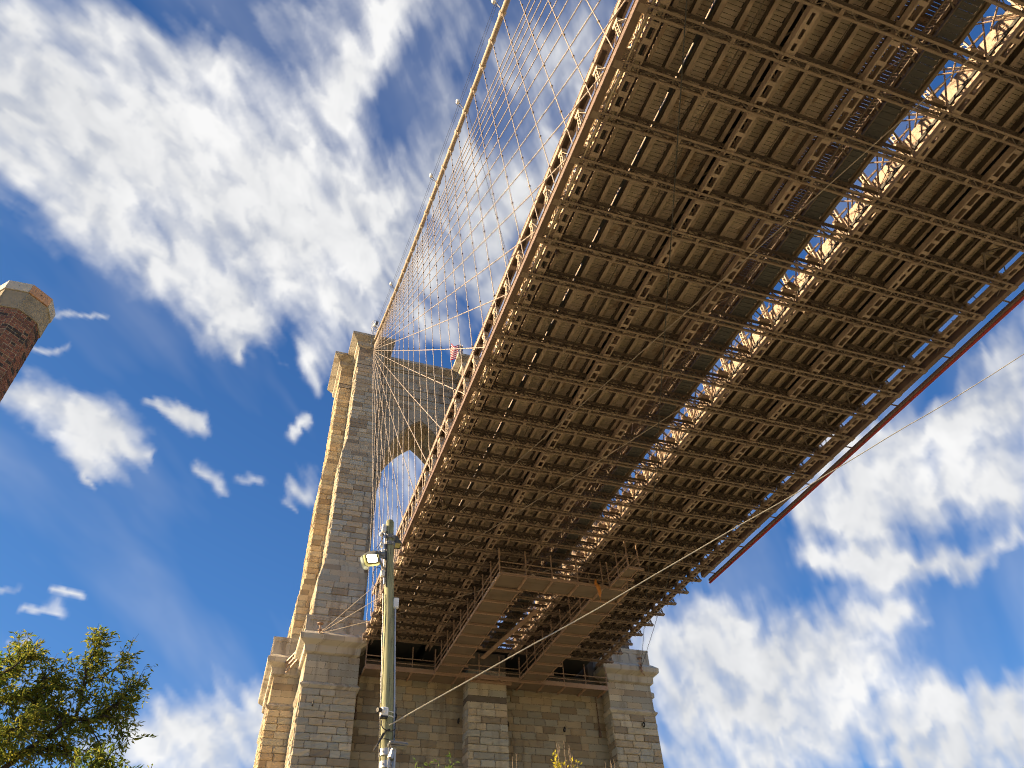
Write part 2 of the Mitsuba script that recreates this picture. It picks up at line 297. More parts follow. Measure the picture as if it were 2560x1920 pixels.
# floor beams
m1 = MB()
for sy in (-1, 1):
    m1.box(-12.62, 12.62, sy*0.17-0.045, sy*0.17+0.045, 0.0, 0.025); m1.box(-12.62, 12.62, sy*0.17-0.012-sy*0.05, sy*0.17+0.012-sy*0.05, 0.025, 0.15)
for k in range(43):
    x = -12.3+k*0.585
    if k % 6 == 0: m1.box(x-0.09, x+0.09, -0.115, 0.115, -0.012, 0.008)
for xt in XT: m1.box(xt-0.24, xt+0.24, 0.125, 0.235, -0.03, -0.002); m1.box(xt-0.24, xt+0.24, -0.235, -0.125, -0.03, -0.002)
for sx in (-1, 1):
    m1.box(min(sx*12.60, sx*13.0), max(sx*12.60, sx*13.0), -0.16, 0.16, -0.015, 0.12)
m2 = MB()
for k in range(24): x = -12.3+k*1.05; m2.bar((x, -0.12, 0.03), (x+.5, 0.12, 0.03), 0.04, 0.012); m2.bar((x+.5, 0.12, 0.03), (x+1.0, -0.12, 0.03), 0.04, 0.012)
nb = 24; w = 24.6/nb
for k in range(nb):
    xa = -12.3+k*w
    for sy in (-0.12, 0.12):
        a, b = ((xa, sy, 0.08), (xa+w/2, sy, 0.63)), ((xa+w/2, sy, 0.63), (xa+w, sy, 0.08))
        m2.bar(*a, 0.03, 0.075); m2.bar(*b, 0.03, 0.075)
    if k % 2 == 0: m2.box(xa-0.04, xa+0.04, -0.13, 0.13, 0.08, 0.62)
for sx in (-1, 1):
    for sy in (-0.12, 0.12):
        m2.bar((sx*12.95, sy, 0.06), (sx*12.35, sy, 0.64), 0.05, 0.10)
m3 = MB()
for sy in (-1, 1):
    m3.box(-12.3, 12.3, sy*0.17-0.06, sy*0.17+0.06, 0.66, 0.69); m3.box(-12.3, 12.3, sy*0.12-0.012, sy*0.12+0.012, 0.56, 0.66)
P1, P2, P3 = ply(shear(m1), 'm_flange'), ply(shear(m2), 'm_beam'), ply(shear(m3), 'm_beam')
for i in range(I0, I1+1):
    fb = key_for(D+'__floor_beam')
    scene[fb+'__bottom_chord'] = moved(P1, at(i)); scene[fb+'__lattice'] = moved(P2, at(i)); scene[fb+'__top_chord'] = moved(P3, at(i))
# battened lower chords of the four inner truss lines
for ci, xt in enumerate(XT[1:5]):
    def chord(mb):
        for sx in (-1, 1):
            x = xt+sx*0.185
            mb.box(x-0.038, x+0.038, YA, YB, 0.07, 0.085); mb.box(x+sx*0.03-0.01, x+sx*0.03+0.01, YA, YB, 0.085, 0.42); mb.box(x-0.045, x+0.045, YA, YB, 0.42, 0.435)
    ck = key_for(D+'__lower_chord'); put(ck, ply(full(chord), 'm_steel'))
    def battens(mb):
        for i in range(I0, I1):
            n = 3 if (i+ci*2) % 5 else 4
            for k in range(n):
                y = yb(i)+S*(k+0.5)/n+0.1*math.sin(i*3+k)
                hl = 0.095
                mb.box(xt-0.23, xt+0.23, y-hl, y+hl, 0.052, 0.068); mb.box(xt-0.2, xt+0.2, y-hl, y+hl, 0.437, 0.445)
            if n == 4:
                for sx in (-1, 1): mb.box(xt+sx*0.15-0.07, xt+sx*0.15+0.07, yb(i)+0.3, yb(i)+S-0.3, 0.0525, 0.0685)
            for k in range(5):
                y = yb(i)+S*(k+0.1)/5; mb.bar((xt-0.15, y, 0.43), (xt+0.15, y+0.4, 0.43), 0.05, 0.01)
    b = full(battens)
    put(ck+'__batten_plate', ply(b, 'm_steel'), kind='stuff')
# stringers
STR = [-11.42, -10.56, -9.60, -8.55, -7.58, -6.62, -5.62, -4.76, -3.85, -2.72, 2.72, 3.5, 4.4, 5.43, 6.2, 7.05, 7.75, 8.6, 9.4, 10.2, 11.2, 11.8]
for x in STR:
    def st(mb, x=x):
        wd = 0.24 if abs(x+9.6) < 0.1 else 0.19
        mb.box(x-wd/2, x+wd/2, YA, YB, 0.715, 0.745)
    k = key_for(D+'__stringer'); scene[k+'__flange'] = ply(full(st), 'm_steel')
    scene[k+'__web'] = ply(full(lambda mb, x=x: (mb.box(x-0.012, x+0.012, YA, YB, 0.747, 1.18), mb.box(x-0.08, x+0.08, YA, YB, 1.10, 1.125))), 'm_web')  # webs coloured dark to give the shade beside each flange
# corrugated ceiling panels, one per bay and strip, of narrow planks with open seams
STRIPS = [(-11.42, -10.56), (-10.56, -9.86), (-9.58, -8.55), (-8.55, -7.58), (-7.58, -6.62), (-5.62, -4.76), (-4.76, -3.85), (-3.85, -2.72),
          (2.72, 3.5), (3.5, 4.4), (4.4, 5.43), (5.43, 6.2), (7.05, 7.75), (7.75, 8.6), (8.6, 9.4), (9.4, 10.2), (10.2, 11.2), (11.2, 11.8)]
rest = MB(); cells = []
for k, (xa, xb) in enumerate(STRIPS):
    ragged = k in (2, 4, 5, 13, 14)
    n = 12; p = S/n; mb = MB()
    for j in range(n):
        e = 0.06+0.05*((j*7+k*3) % 5)/4 if ragged else 0.0
        l = 0.02 if k not in (5,) else e
        r_ = 0.02+(e if k != 5 else 0)
        dz = 0.008*((j*5+k) % 3-1)
        mb.box(xa+l, xb-r_, j*p+0.013, (j+1)*p-0.013, 1.13+dz, 1.16+dz)
    P = ply(shear(mb), 'm_panel')
    for i in range(I0, I1+1):
        cells.append((abs(i-3)+0.01*k, k, i, P))
cells.sort(key=lambda c: c[0])
RV, RF = [], []
for q, k, i, P in cells[:300]: scene[key_for(D+'__ceiling_panel')] = moved(P, at(i))
rb = MB()
for q, k, i, P in cells[300:]:
    v, f = meshkit.WRITTEN[P['filename']][:2]; rb.add(v+np.array(at(i)), f)
put(D+'__ceiling_panels_far', ply(rb, 'm_panel'), kind='stuff')
# roadway slab over the panels, kerb walls, recess covers
def slab(mb):
    for xa, xb in ((-11.88, -9.83), (-9.725, -6.62), (-5.62, -2.6), (2.6, 6.2), (7.05, 11.85)): mb.box(max(xa, -11.9), min(xb, 11.9), YA, YE, 1.19, 1.36)
    mb.box(-6.75, -5.5, YA, YE, 2.6, 2.7); mb.box(6.1, 7.15, YA, YE, 2.6, 2.7); mb.box(-2.59, 2.59, YB+.3, YE, 1.2, 1.3); mb.box(-9.9, -9.66, YB-2, YE, 1.37, 1.4)
    for i in range(I0, I1+1):      # added plates that break up the bright slot beside the left kerb
        u = rng.uniform(0, 1); mb.box(-9.86, -9.70, yb(i)+S*u-.25, yb(i)+S*u+.12+.3*u, 1.2, 1.25)
    for x in (-6.66, -5.58, 6.16, 7.09): mb.box(x-0.03, x+0.03, YA, YE, 1.345, 2.595)
put(D+'__roadway', ply(full(slab), 'm_asphalt'))
def barrier(mb):
    mb.box(-9.68, -9.45, YA, YB, 1.345, 2.35); mb.box(11.5, 11.7, YA, YB, 1.345, 2.2); mb.box(-3.0, -2.75, YA, YB, 1.345, 2.2); mb.box(2.75, 3.0, YA, YB, 1.345, 2.35)
put(D+'__barrier', ply(full(barrier), 'm_steel'))
# pipes and braces in the inner truss recesses, coloured dark for the shade there
pm = MB()
for x, z, r in ((-6.45, 1.35, 0.07), (-6.2, 1.6, 0.05), (6.5, 1.4, 0.06), (6.75, 1.6, 0.05), (-2.25, 0.98, 0.09), (-2.0, 1.15, 0.06)):
    ys = np.linspace(YA, YB, 40); pm.tube(np.c_[np.full(40, x), ys, H0+SL*ys+z], r, 6)
for x, z, r in ((-8.15, .60, .035), (4.05, .58, .03), (9.0, .60, .03), (-4.3, .58, .025)):
    ys = np.linspace(YA, YB, 90); pm.tube(np.c_[x+.03*np.sin(ys*.9), ys, H0+SL*ys+z+.02*np.sin(ys*2.7)], r, 6)
put(D+'__utility_pipe', ply(pm, 'm_web', 40))
bm = MB()
for i in range(I0, I1):
    y0, y1 = yb(i)+0.25, yb(i+1)-0.25
    for xa, xb in ((-6.6, -5.7), (6.25, 7.05)):
        for y, yy in ((y0, (y0+y1)/2), (y1, (y0+y1)/2)): bm.bar((xa, y, zd(y)+1.0), (xb, yy, zd(yy)+1.5), 0.07, 0.07)
    for xa, xb in ((10.0, 11.0),):      # K bracing under the right hand strip
        ym = (y0+y1)/2
        bm.bar((xa, ym, zd(ym)+0.62), (xb, y0, zd(y0)+0.62), 0.09, 0.07); bm.bar((xa, ym, zd(ym)+0.62), (xb, y1, zd(y1)+0.62), 0.09, 0.07)
        bm.bar((xa-.15, ym, zd(ym)+0.6), (xb+.1, ym, zd(ym)+0.6), 0.10, 0.05)
put(D+'__bracing', ply(bm, 'm_beam'), kind='stuff')
# stiffening trusses: outer pair and the pair beside the promenade
def truss(base, xt, lab, top, cream, lower=True):
    k0 = key_for(D+'__'+base)
    if lab: labels[k0] = {'label': lab}
    def tc(mb):
        for sx in (-1, 1):
            x = xt+sx*0.19
            mb.box(x-0.055, x+0.055, YA, YB, top, top+0.02); mb.box(x+sx*0.03-0.012, x+sx*0.03+0.012, YA, YB, top+0.02, top+0.42)
        mb.box(xt-0.26, xt+0.26, YA, YB, top+0.42, top+0.45)
        for i in range(I0, I1+1):
            for y in (yb(i), yb(i)+S/2): mb.box(xt-0.25, xt+0.25, y-0.16, y+0.16, top-0.014, top-0.002)
    scene[k0+'__top_chord'] = ply(full(tc), 'm_steel')
    if lower:
        def bc(mb):
            for sx in (-1, 1):
                x = xt+sx*0.165
                mb.box(x-0.04, x+0.04, YA, YB, 0.155, 0.175); mb.box(x+sx*0.025-0.01, x+sx*0.025+0.01, YA, YB, 0.175, 0.38); mb.box(x-0.05, x+0.05, YA, YB, 0.38, 0.40)
            for i in range(I0, I1):
                for q in (0.2, 0.5, 0.8): mb.box(xt-0.21, xt+0.21, yb(i)+S*q-0.12, yb(i)+S*q+0.12, 0.135, 0.152)
        scene[k0+'__bottom_chord'] = ply(full(bc), 'm_steel')
    z0 = 0.4 if lower else 0.44
    v = MB()
    for sy in (-0.10, 0.10):
        v.bar((xt-0.07, sy, z0), (xt-0.07, sy, top), 0.05, 0.09); v.bar((xt+0.07, sy, z0), (xt+0.07, sy, top), 0.05, 0.09)
    for q in range(14): z = z0+(top-z0)*(q+.5)/14; v.bar((xt-0.10, -0.11, z-.12), (xt-0.10, 0.11, z+.12), 0.02, 0.03)
    v.box(xt-0.14, xt+0.14, -0.30, 0.30, z0-0.1, z0+0.35); v.box(xt-0.14, xt+0.14, -0.25, 0.25, top-0.3, top-0.02)
    V = ply(shear(v), 'm_cream' if cream else 'm_steel')  # cream on sunlit trusses, darker steel on shaded ones: light put into colour
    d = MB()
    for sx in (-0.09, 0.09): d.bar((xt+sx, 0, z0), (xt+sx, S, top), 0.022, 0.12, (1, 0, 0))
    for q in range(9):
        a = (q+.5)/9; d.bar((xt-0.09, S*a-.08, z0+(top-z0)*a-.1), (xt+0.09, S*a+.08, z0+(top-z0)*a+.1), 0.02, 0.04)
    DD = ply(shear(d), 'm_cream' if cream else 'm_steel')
    r = MB(); r.tube([(xt, S, z0), (xt, 0, top)], 0.028, 6); r.tube([(xt-0.05, S, z0+.05), (xt-0.05, 0, top-.1)], 0.018, 5)
    RR = ply(shear(r), 'm_steel')
    for i in range(I0, I1+1):
        scene[key_for(k0+'__vertical')] = moved(V, at(i))
        if i < I1:
            scene[key_for(k0+'__diagonal')] = moved(DD, at(i)); scene[key_for(k0+'__tie_rod')] = moved(RR, at(i))
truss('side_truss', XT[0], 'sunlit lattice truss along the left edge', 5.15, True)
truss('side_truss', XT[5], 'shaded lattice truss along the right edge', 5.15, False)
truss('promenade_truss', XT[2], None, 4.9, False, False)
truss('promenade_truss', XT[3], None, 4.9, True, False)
# brackets, struts and pipework between the left truss and the beam ends
lb = MB(); lc = MB()
for i in range(I0, I1+1):
    y = yb(i); z = zd(y)
    lc.box(-12.98, -12.66, y-0.13, y+0.13, z+0.12, z+0.42)
    lb.bar((-12.85, y, z+0.35), (-12.1, y, z+2.6), 0.07, 0.07); lb.bar((-12.85, y, z+0.5), (-12.1, y, z+1.3), 0.06, 0.06)
    if i % 2 == 0:
        for q in range(6): lc.box(-12.72, -12.2, y-0.62+q*0.075, y-0.575+q*0.075, z+0.22, z+0.34)
        lc.box(-12.75, -12.70, y-0.66, y-0.1, z+0.18, z+0.50)
    else:
        lb.bar((-12.75, y-0.6, z+0.25), (-12.15, y+0.1, z+1.9), 0.05, 0.05); lb.bar((-12.62, y+0.3, z+0.2), (-12.2, y+0.9, z+1.2), 0.05, 0.05)
    for q in range(9):
        a, b = rng.uniform(0.15, 2.1, 2); lb.bar((-12.15-rng.uniform(.1, .6), y+a, z+rng.uniform(.3, .7)), (-12.15-rng.uniform(0, .3), y+b, z+rng.uniform(.8, 2.2)), 0.06, 0.06)
    y2 = y+S/2; z2 = zd(y2); lc.box(-12.80, -12.68, y2-0.1, y2+0.1, z2+0.2, z2+0.36)
for x_, z0_, z1_ in ((-12.20, .44, .70), (-12.24, .84, 1.02), (-12.30, 1.26, 1.42), (-12.46, .20, .34)):
    for q in range(1): lb.box(x_-.03, x_+.03, YA, YB, z0_, z1_)
    v = lb.v[-1]; v[:, 2] += H0+SL*v[:, 1]
for q in range(int((YB-YA)/.38)):
    y = YA+.38*q; z = zd(y); lb.bar((-12.22, y, z+.5), (-12.30, y+.36, z+1.36), .05, .08); lb.bar((-12.20, y+.36, z+.5), (-12.28, y, z+1.36), .05, .08)
    if q % 3 == 0: lb.bar((-12.5, y, z+.2), (-12.2, y+.2, z+.6), .06, .06); lb.box(-12.45, -12.25, y, y+.07, z+.24, z+.95)
put(D+'__side_bracing', ply(lb, 'm_cream'), kind='stuff'); put(D+'__side_brackets', ply(lc, 'm_steel'), kind='stuff')  # left bracing in cream, the sun on it put into its colour
rm = MB()
for i in range(I0, I1+1):
    y = yb(i); z = zd(y)
    rm.bar((12.9, y, z+0.35), (12.1, y, z+2.4), 0.07, 0.07)
    for q in range(1):
        a, b = rng.uniform(0.15, 2.1, 2); rm.bar((12.2+rng.uniform(0, .35), y+a, z+rng.uniform(.3, .6)), (12.15+rng.uniform(0, .3), y+b, z+rng.uniform(.8, 2.2)), 0.045, 0.045)
    rm.bar((12.2, y+.2, z+.1), (12.75, y+1.0, z+.3), .04, .04)
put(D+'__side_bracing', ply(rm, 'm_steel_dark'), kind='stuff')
ys = np.linspace(YA, YB, 90)
cm = MB(); cm.tube(np.c_[np.full(90, -12.70), ys, zd(ys)+0.55], 0.055, 8); cm.tube(np.c_[np.full(90, -12.52), ys, zd(ys)+0.75], 0.035, 6); cm.tube(np.c_[np.full(90, -12.33), ys, zd(ys)+0.40], 0.035, 6)
put(D+'__conduit', ply(cm, 'm_cream', 40))
gp = MB(); gp.tube(np.c_[np.full(90, 3.14), ys, zd(ys)+2.1], 0.18, 14)
put(D+'__water_main', ply(gp, 'm_cable', 40), 'fat cream pipe beside the promenade gap')
# promenade planks high between the inner trusses, and their cross beams
pk = MB()
for i in range(I0, I1+1):
    for j in range(13):
        y = yb(i)+j*S/13; pk.box(-2.95, 2.30, y+0.016, y+S/13-0.016, 5.37, 5.42)
for v in pk.v: v[:, 2] += H0+SL*v[:, 1]
put(D+'__promenade_plank', ply(pk, 'm_wood_plank'), kind='stuff')
pb = MB()
for x in (-2.8, -1.5, -0.1, 1.2, 2.2): pb.box(x-0.09, x+0.09, YA, YB, 5.0, 5.36)
for v in pb.v: v[:, 2] += H0+SL*v[:, 1]
for i in range(I0, I1+1):
    y = yb(i); z = zd(y); pb.box(-2.75, 2.5, y-0.09, y+0.09, z+4.62, z+4.98)
    pb.bar((-2.4, y, z+3.6), (-1.2, y, z+4.7), .08, .08); pb.bar((2.3, y, z+3.6), (1.2, y, z+4.7), .08, .08)
    pb.bar((-2.2, y+.1, z+0.9), (2.1, y+S-.1, zd(y+S)+0.9), .07, .06)
put(D+'__promenade_beam', ply(pb, 'm_steel_dark'), kind='stuff')
# corrugated service walkway and its rails in the open middle strip
wk = MB()
for i in range(I0, I1+1):
    for j in range(16):
        y = yb(i)+j*S/16; wk.box(-0.42, 0.42, y+0.004, y+S/16-0.004, 0.80+0.03*(j % 2), 0.86)
for v in wk.v: v[:, 2] += H0+SL*v[:, 1]
put(D+'__service_walkway', ply(wk, 'm_walk'), 'dark corrugated service walkway hung in the open strip')
wr = MB()
for x, z, w_, h_ in ((-0.47, 0.80, 0.05, 0.14), (0.47, 0.80, 0.05, 0.14), (0.64, 0.72, 0.16, 0.20), (-1.15, 0.75, 0.06, 0.06)): wr.box(x-w_/2, x+w_/2, YA, YB, z, z+h_)
for x in (-0.47, 0.5):
    wr.box(x-.02, x+.02, YA, YB, 1.75, 1.79); wr.box(x-.02, x+.02, YA, YB, 1.3, 1.33)
    for i in range(I0, I1+1): wr.box(x-.02, x+.02, yb(i)+.6, yb(i)+.64, .85, 1.8)
for v in wr.v: v[:, 2] += H0+SL*v[:, 1]
put(D+'__service_rail', ply(wr, 'm_steel_dark'))
cb = MB()      # bracing and gear seen in the open strip beside the promenade truss
for i in range(I0, I1+1):
    y = yb(i); z = zd(y)
    cb.bar((0.9, y+.1, z+.7), (2.15, y+S*.55, z+1.6), .06, .06); cb.bar((2.2, y+.2, z+.6), (1.3, y+S*.8, z+2.6), .05, .05)
    cb.box(1.3, 2.0, y-.35, y-.18, z+.72, z+.95); cb.bar((1.2, y-.3, z+.75), (1.9, y-.9, z+1.5), .07, .07)
    cb.bar((2.3, y+.3, z+3.2), (4.2, y+.9, z+2.2), .08, .08)
    for q in range(3): a, b, c = rng.uniform(.1, 2.1, 3); cb.bar((1.6+rng.uniform(0, .6), y+a, z+rng.uniform(.6, 1.2)), (2.5+rng.uniform(0, .8), y+b, z+rng.uniform(1.5, 3.5)), .03, .03)
    for q in range(3): a, b, c = rng.uniform(.1, 2.1, 3); cb.bar((-2.2+rng.uniform(0, 1), y+a, z+rng.uniform(.7, 1.1)), (-1.2+rng.uniform(0, .6), y+b, z+rng.uniform(.9, 2.0)), .04, .04)
put(D+'__centre_bracing', ply(cb, 'm_steel'), kind='stuff')
# runway girders under both edges and the red pipe beside the right one
for x, ye in ((-12.925, 49.8), (12.80, 48.2)):
    mb = MB(); mb.box(x-0.16, x+0.16, YA, ye, 0.0, 0.035); mb.box(x-0.16, x+0.16, YA, ye, 0.50, 0.535); mb.box(x-0.12, x-0.09, YA, ye, 0.036, 0.499); mb.box(x+.09, x+.12, YA, ye, 0.036, 0.499)
    for v in mb.v: v[:, 2] += H0+SL*v[:, 1]
    put(D+'__runway_girder', ply(mb, 'm_girder'))
mb = MB(); ys2 = np.linspace(YA, 48.9, 60)
mb.tube(np.c_[np.full(60, 13.90), ys2, zd(ys2)+0.03], 0.10, 10)
put(D+'__red_pipe', ply(mb, 'm_red', 40), 'red pipe slung along the outer right edge')
mb = MB(); mb.box(13.62, 13.76, YA, 48.6, 0.0, 0.18)
for i in range(I0, 19): mb.box(12.93, 13.85, yb(i)*1.0+0.9, yb(i)+0.98, 0.14, 0.2) if i % 2 == 0 else None
for v in mb.v: v[:, 2] += H0+SL*v[:, 1]
put(D+'__pipe_rail', ply(mb, 'm_girder'))
# two floodlight drums bolted under the deck
for x, y in ((-11.6, 19.9), (3.1, 19.6), (-11.4, 43.5), (1.2, 18.2)):
    mb = MB(); z = zd(y)
    mb.tube([(x, y, z+.55), (x+.05, y-.1, z+.15), (x+.1, y-.2, z-.15)], [0.13, 0.15, 0.15], 12); mb.tube([(x, y, z+.5), (x-.1, y+.3, z+.7)], 0.04, 6)
    put(D+'__drum_lamp', ply(mb, 'm_steel_dark', 40))

# ================================================================ cables
ks = np.array([[16.86, 54.6], [28.3, 59.4], [35.4, 62.6], [44.95, 66.5], [55.15, 71.1], [63.5, 75.0], [71.0, 78.6]])
_c = np.polyfit(ks[:, 0], ks[:, 1], 2); zc = lambda y: np.polyval(_c, y)
xcab = lambda y: -14.65-0.28*np.clip((np.asarray(y)-40)/34, 0, 1)**2
mc = thing('main_cable', 'thick tan main suspension cable rising from the top edge to the tower', 'cable')
ys = np.linspace(-22, 73.4, 60); mb = MB(); mb.tube(np.c_[xcab(ys), ys, zc(ys)], 0.20, 16)
scene[mc+'__strand'] = ply(mb, 'm_cable', 40)
for i in range(I0, I1+1):
    y = yb(i); d = np.array([0, 1, np.polyval(np.polyder(_c), y)]); d /= np.linalg.norm(d); c = np.array([xcab(y), y, zc(y)])
    mb = MB(); mb.tube([c-d*.16, c-d*.15, c+d*.15, c+d*.16], [.2, .245, .245, .2], 14)
    mb.bar(c+(0.0, 0, -.2), c+(0.0, 0, -.42), .1, .12, (0, 1, 0)); mb.bar(c+np.array((-.26, 0, .02)), c+np.array((.26, 0, .02)), .06, .08); mb.tube([c+d*.2, c+d*.23], .215, 12)
    scene[key_for(mc+'__cable_band')] = ply(mb, 'm_cream', 40)
kn = []
def foot(i): y = yb(i); return np.array([-12.72, y, zd(y)+1.1])
for i in range(I0, I1+1):
    a, b = np.array([xcab(yb(i)), yb(i), zc(yb(i))-.3]), foot(i)
    mb = MB(); mb.tube([a, b], 0.027, 8); mb.tube([b+(a-b)*.0, b+(a-b)*.02], .06, 6)
    put('suspender_cable', ply(mb, 'm_rope', 70), 'thin pinkish suspender rope from the main cable down to the deck edge', 'suspender', 'suspender ropes of the left main cable')
O = np.array([-14.88, 73.2, 78.6])
ends = list(range(26, -18, -2))
for j, i in enumerate(ends):
    y = yb(i); b = np.array([-12.45, y, zd(y)+1.5])
    mb = MB(); n = 12; t = np.linspace(0, 1, n)[:, None]; pts = O+(0, 0, 0.02*j)+(b-O-(0, 0, .02*j))*t
    pts[:, 2] -= 0.012*np.linalg.norm(b-O)*(4*t[:, 0]*(1-t[:, 0]))*0.25
    mb.tube(pts, 0.034, 8)
    put('stay_cable', ply(mb, 'm_rope', 70), 'straight inclined stay rope fanning out from the tower top to the deck', 'stay', 'stay ropes fanning from the tower top')
    for i2 in range(I0, I1+1):     # small clips where stays and suspenders cross
        y2 = yb(i2)
        if y < y2 < 72:
            tt = (y2-O[1])/(y-O[1]); p = O+(b-O)*tt
            A_, B_ = np.array([xcab(y2), y2, zc(y2)]), foot(i2)
            s_ = (p[2]-B_[2])/(A_[2]-B_[2])
            if 0.02 < s_ < 0.97: kn.append(B_+(A_-B_)*s_)
mb = MB()
for p in kn: mb.box(p[0]-.045, p[0]+.045, p[1]-.06, p[1]+.06, p[2]-.04, p[2]+.04)
put('cable_clips', ply(mb, 'm_steel_dark'), 'small dark clips where stay ropes cross suspender ropes', 'clips', kind='stuff')
# messenger wires and necklace lamps along the main cable
mw = [MB(), MB()]
for j in range(2):
    ys = np.linspace(-15, 72, 40); mw[j].tube(np.c_[xcab(ys)-.45-.12*j, ys, zc(ys)+.75+.22*j], 0.014, 5)
    put('messenger_wire', ply(mw[j], 'm_dark_wire'), ('upper' if j else 'lower')+' of the two thin dark wires strung above the main cable', 'wire', 'messenger wires above the main cable')
for y, lab in ((16.6, 'white lamp on the main cable at the top edge of the view'), (25.9, 'white lamp on the main cable, second from the top edge'), (35.2, 'white lamp on the main cable halfway down to the tower'),
               (55.9, 'white lamp on the main cable, second from the tower'), (67.8, 'white lamp with dark fin on the main cable closest to the tower')):
    c = np.array([xcab(y)-.25, y, zc(y)+.2])
    k = thing('cable_lamp', lab, 'lamp', 'necklace lamps on the main cable')
    b = trimesh.creation.capsule(height=.22, radius=.17, count=[10, 10]); b.apply_translation(c+np.array((-.42, 0, .85)))
    scene[k+'__globe'] = mikit.ply(b, 'm_white', smooth=True)
    mb = MB(); mb.tube([c, c+(-.15, 0, .35), c+(-.42, 0, .85)], .035, 6); mb.tube([c+(-.1, .1, .2), c+(-.5, .1, .5), c+(-.42, 0, .9)], .02, 5)
    if y > 60: mb.bar(c+(-.2, 0, .9), c+(-.15, 0, 1.6), .06, .3)
    scene[k+'__bracket'] = ply(mb, 'm_dark_wire')
y = yb(9); mb = MB(); mb.tube([(xcab(y)+.2, y, zc(y)), (-12.3, y-1.2, zd(y)+5.4)], .016, 5)
put('crossing_wire', ply(mb, 'm_dark_wire'), 'thin dark wire sagging from the main cable across the suspenders', 'wire')
# storm guys under the deck, from the tower balconies to the deck
def guy(pts, lab, m='m_rope'):
    mb = MB(); mb.tube(pts, 0.026, 6)
    put('storm_guy', ply(mb, m, 40), lab, 'guy rope')
AL, AR = np.array([-16.9, 68.9, 34.25]), np.array([17.0, 68.6, 34.0])
for (x, y), lab in (((1.0, 5.0), 'long guy rope under the deck from the left balcony, reaching farthest'), ((2.0, 24.0), 'middle guy rope crossing under the deck from the left balcony'), ((2.2, 47.0), 'short low guy rope under the deck from the left balcony')):
    e = np.array([x, y, zd(y)-.1]); t = np.linspace(0, 1, 14)[:, None]; p = AL+(e-AL)*t; p[:, 2] -= 0.25*4*(t*(1-t))[:, 0]; guy(p, lab)
for (x, y), lab in (((-11.36, 6.9), 'long dark guy rope from the right balcony slanting under the whole deck'), ((8.0, 44.0), 'short dark guy rope from the right balcony to the deck edge')):
    e = np.array([x, y, zd(y)-.12]); t = np.linspace(0, 1, 14)[:, None]; p = AR+(e-AR)*t; p[:, 2] -= 0.25*4*(t*(1-t))[:, 0]; guy(p, lab, 'm_dark_wire')

# ================================================================ inspection platform under the deck next to the tower
PL = thing('inspection_platform', 'brown steel inspection platform with railings hung under the deck near the tower', 'platform')
ZP = -2.2
def floor(x0, x1, y0, y1, along):
    mb = MB(); mb.box(x0, x1, y0, y1, ZP, ZP+.05); k = key_for(PL+'__floor')
    for v in mb.v: v[:, 2] += H0+SL*v[:, 1]
    scene[k] = ply(mb, 'm_plate')
    L = (y1-y0) if along == 'y' else (x1-x0); n = max(2, int(round(L/2.286)))
    for q in range(n+1):
        mb = MB()
        if along == 'y': y = y0+L*q/n; mb.box(x0-.03, x1+.30, y-.05, y+.05, ZP-.20, ZP-.004); mb.box(x0-.03, x1+.30, y-.13, y+.0, ZP-.215, ZP-.201)
        else: x = x0+L*q/n; mb.box(x-.06, x+.06, y0-.03, y1+.03, ZP-.16, ZP-.004)
        for v in mb.v: v[:, 2] += H0+SL*v[:, 1]
        scene[key_for(k+'__rib')] = ply(mb, 'm_rail')
def rail(p, q, posts, hang=True):
    p, q = np.array(p, float), np.array(q, float); k = key_for(PL+'__guardrail'); mb = MB()
    f = lambda a, z: np.array([a[0], a[1], zd(a[1])+ZP+z])
    for z, w_ in ((.55, .06), (1.05, .07)): mb.bar(f(p, z), f(q, z), w_, w_)
    mb.bar(f(p, 0.04), f(q, 0.04), .05, .22)
    scene[k] = ply(mb, 'm_rail')
    for t in np.linspace(0, 1, posts):
        a = p+(q-p)*t; b = MB(); b.bar(f(a, -.2), f(a, 2.25 if hang else 1.1), .08, .08, (0, 1, 0)); scene[key_for(k+'__post')] = ply(b, 'm_rail')
floor(-5.6, 5.3, 48.1, 50.2, 'x'); floor(-5.6, -3.25, 50.3, 68.3, 'y'); floor(3.05, 5.45, 50.3, 68.3, 'y'); floor(-12.3, 12.6, 68.4, 71.0, 'x'); floor(3.65, 4.6, 44.5, 48.0, 'y')
rail((-5.6, 50.3), (-5.6, 68.3), 9); rail((-3.25, 50.3), (-3.25, 68.3), 9, False); rail((3.05, 50.3), (3.05, 68.3), 9); rail((5.45, 50.3), (5.45, 68.3), 9, False)
rail((-5.6, 48.1), (5.3, 48.1), 6); rail((-3.25, 50.2), (3.05, 50.2), 5, False); rail((-12.3, 68.4), (-5.6, 68.4), 4); rail((-3.25, 68.4), (3.05, 68.4), 4); rail((5.45, 68.4), (12.6, 68.4), 4)
rail((3.65, 44.5), (3.65, 48.0), 3); rail((4.6, 44.5), (4.6, 48.0), 3); rail((-5.6, 48.1), (-5.6, 50.3), 2)
mb = MB(); mb.box(-12.3, 12.6, 68.36, 68.42, ZP-.25, ZP+.2); mb.box(-2.4, 2.4, 69.0, 69.3, ZP-.3, ZP-.05)
for v in mb.v: v[:, 2] += H0+SL*v[:, 1]
scene[PL+'__fascia'] = ply(mb, 'm_rail')
mb = MB(); mb.bar((-1.4, 66.5, zd(66.5)-1.2), (1.0, 57.5, zd(57.5)-.1), .5, .06); put('loose_plank', ply(mb, 'm_rail'), 'broad tilted plank under the deck between the two platform walkways', 'plank')
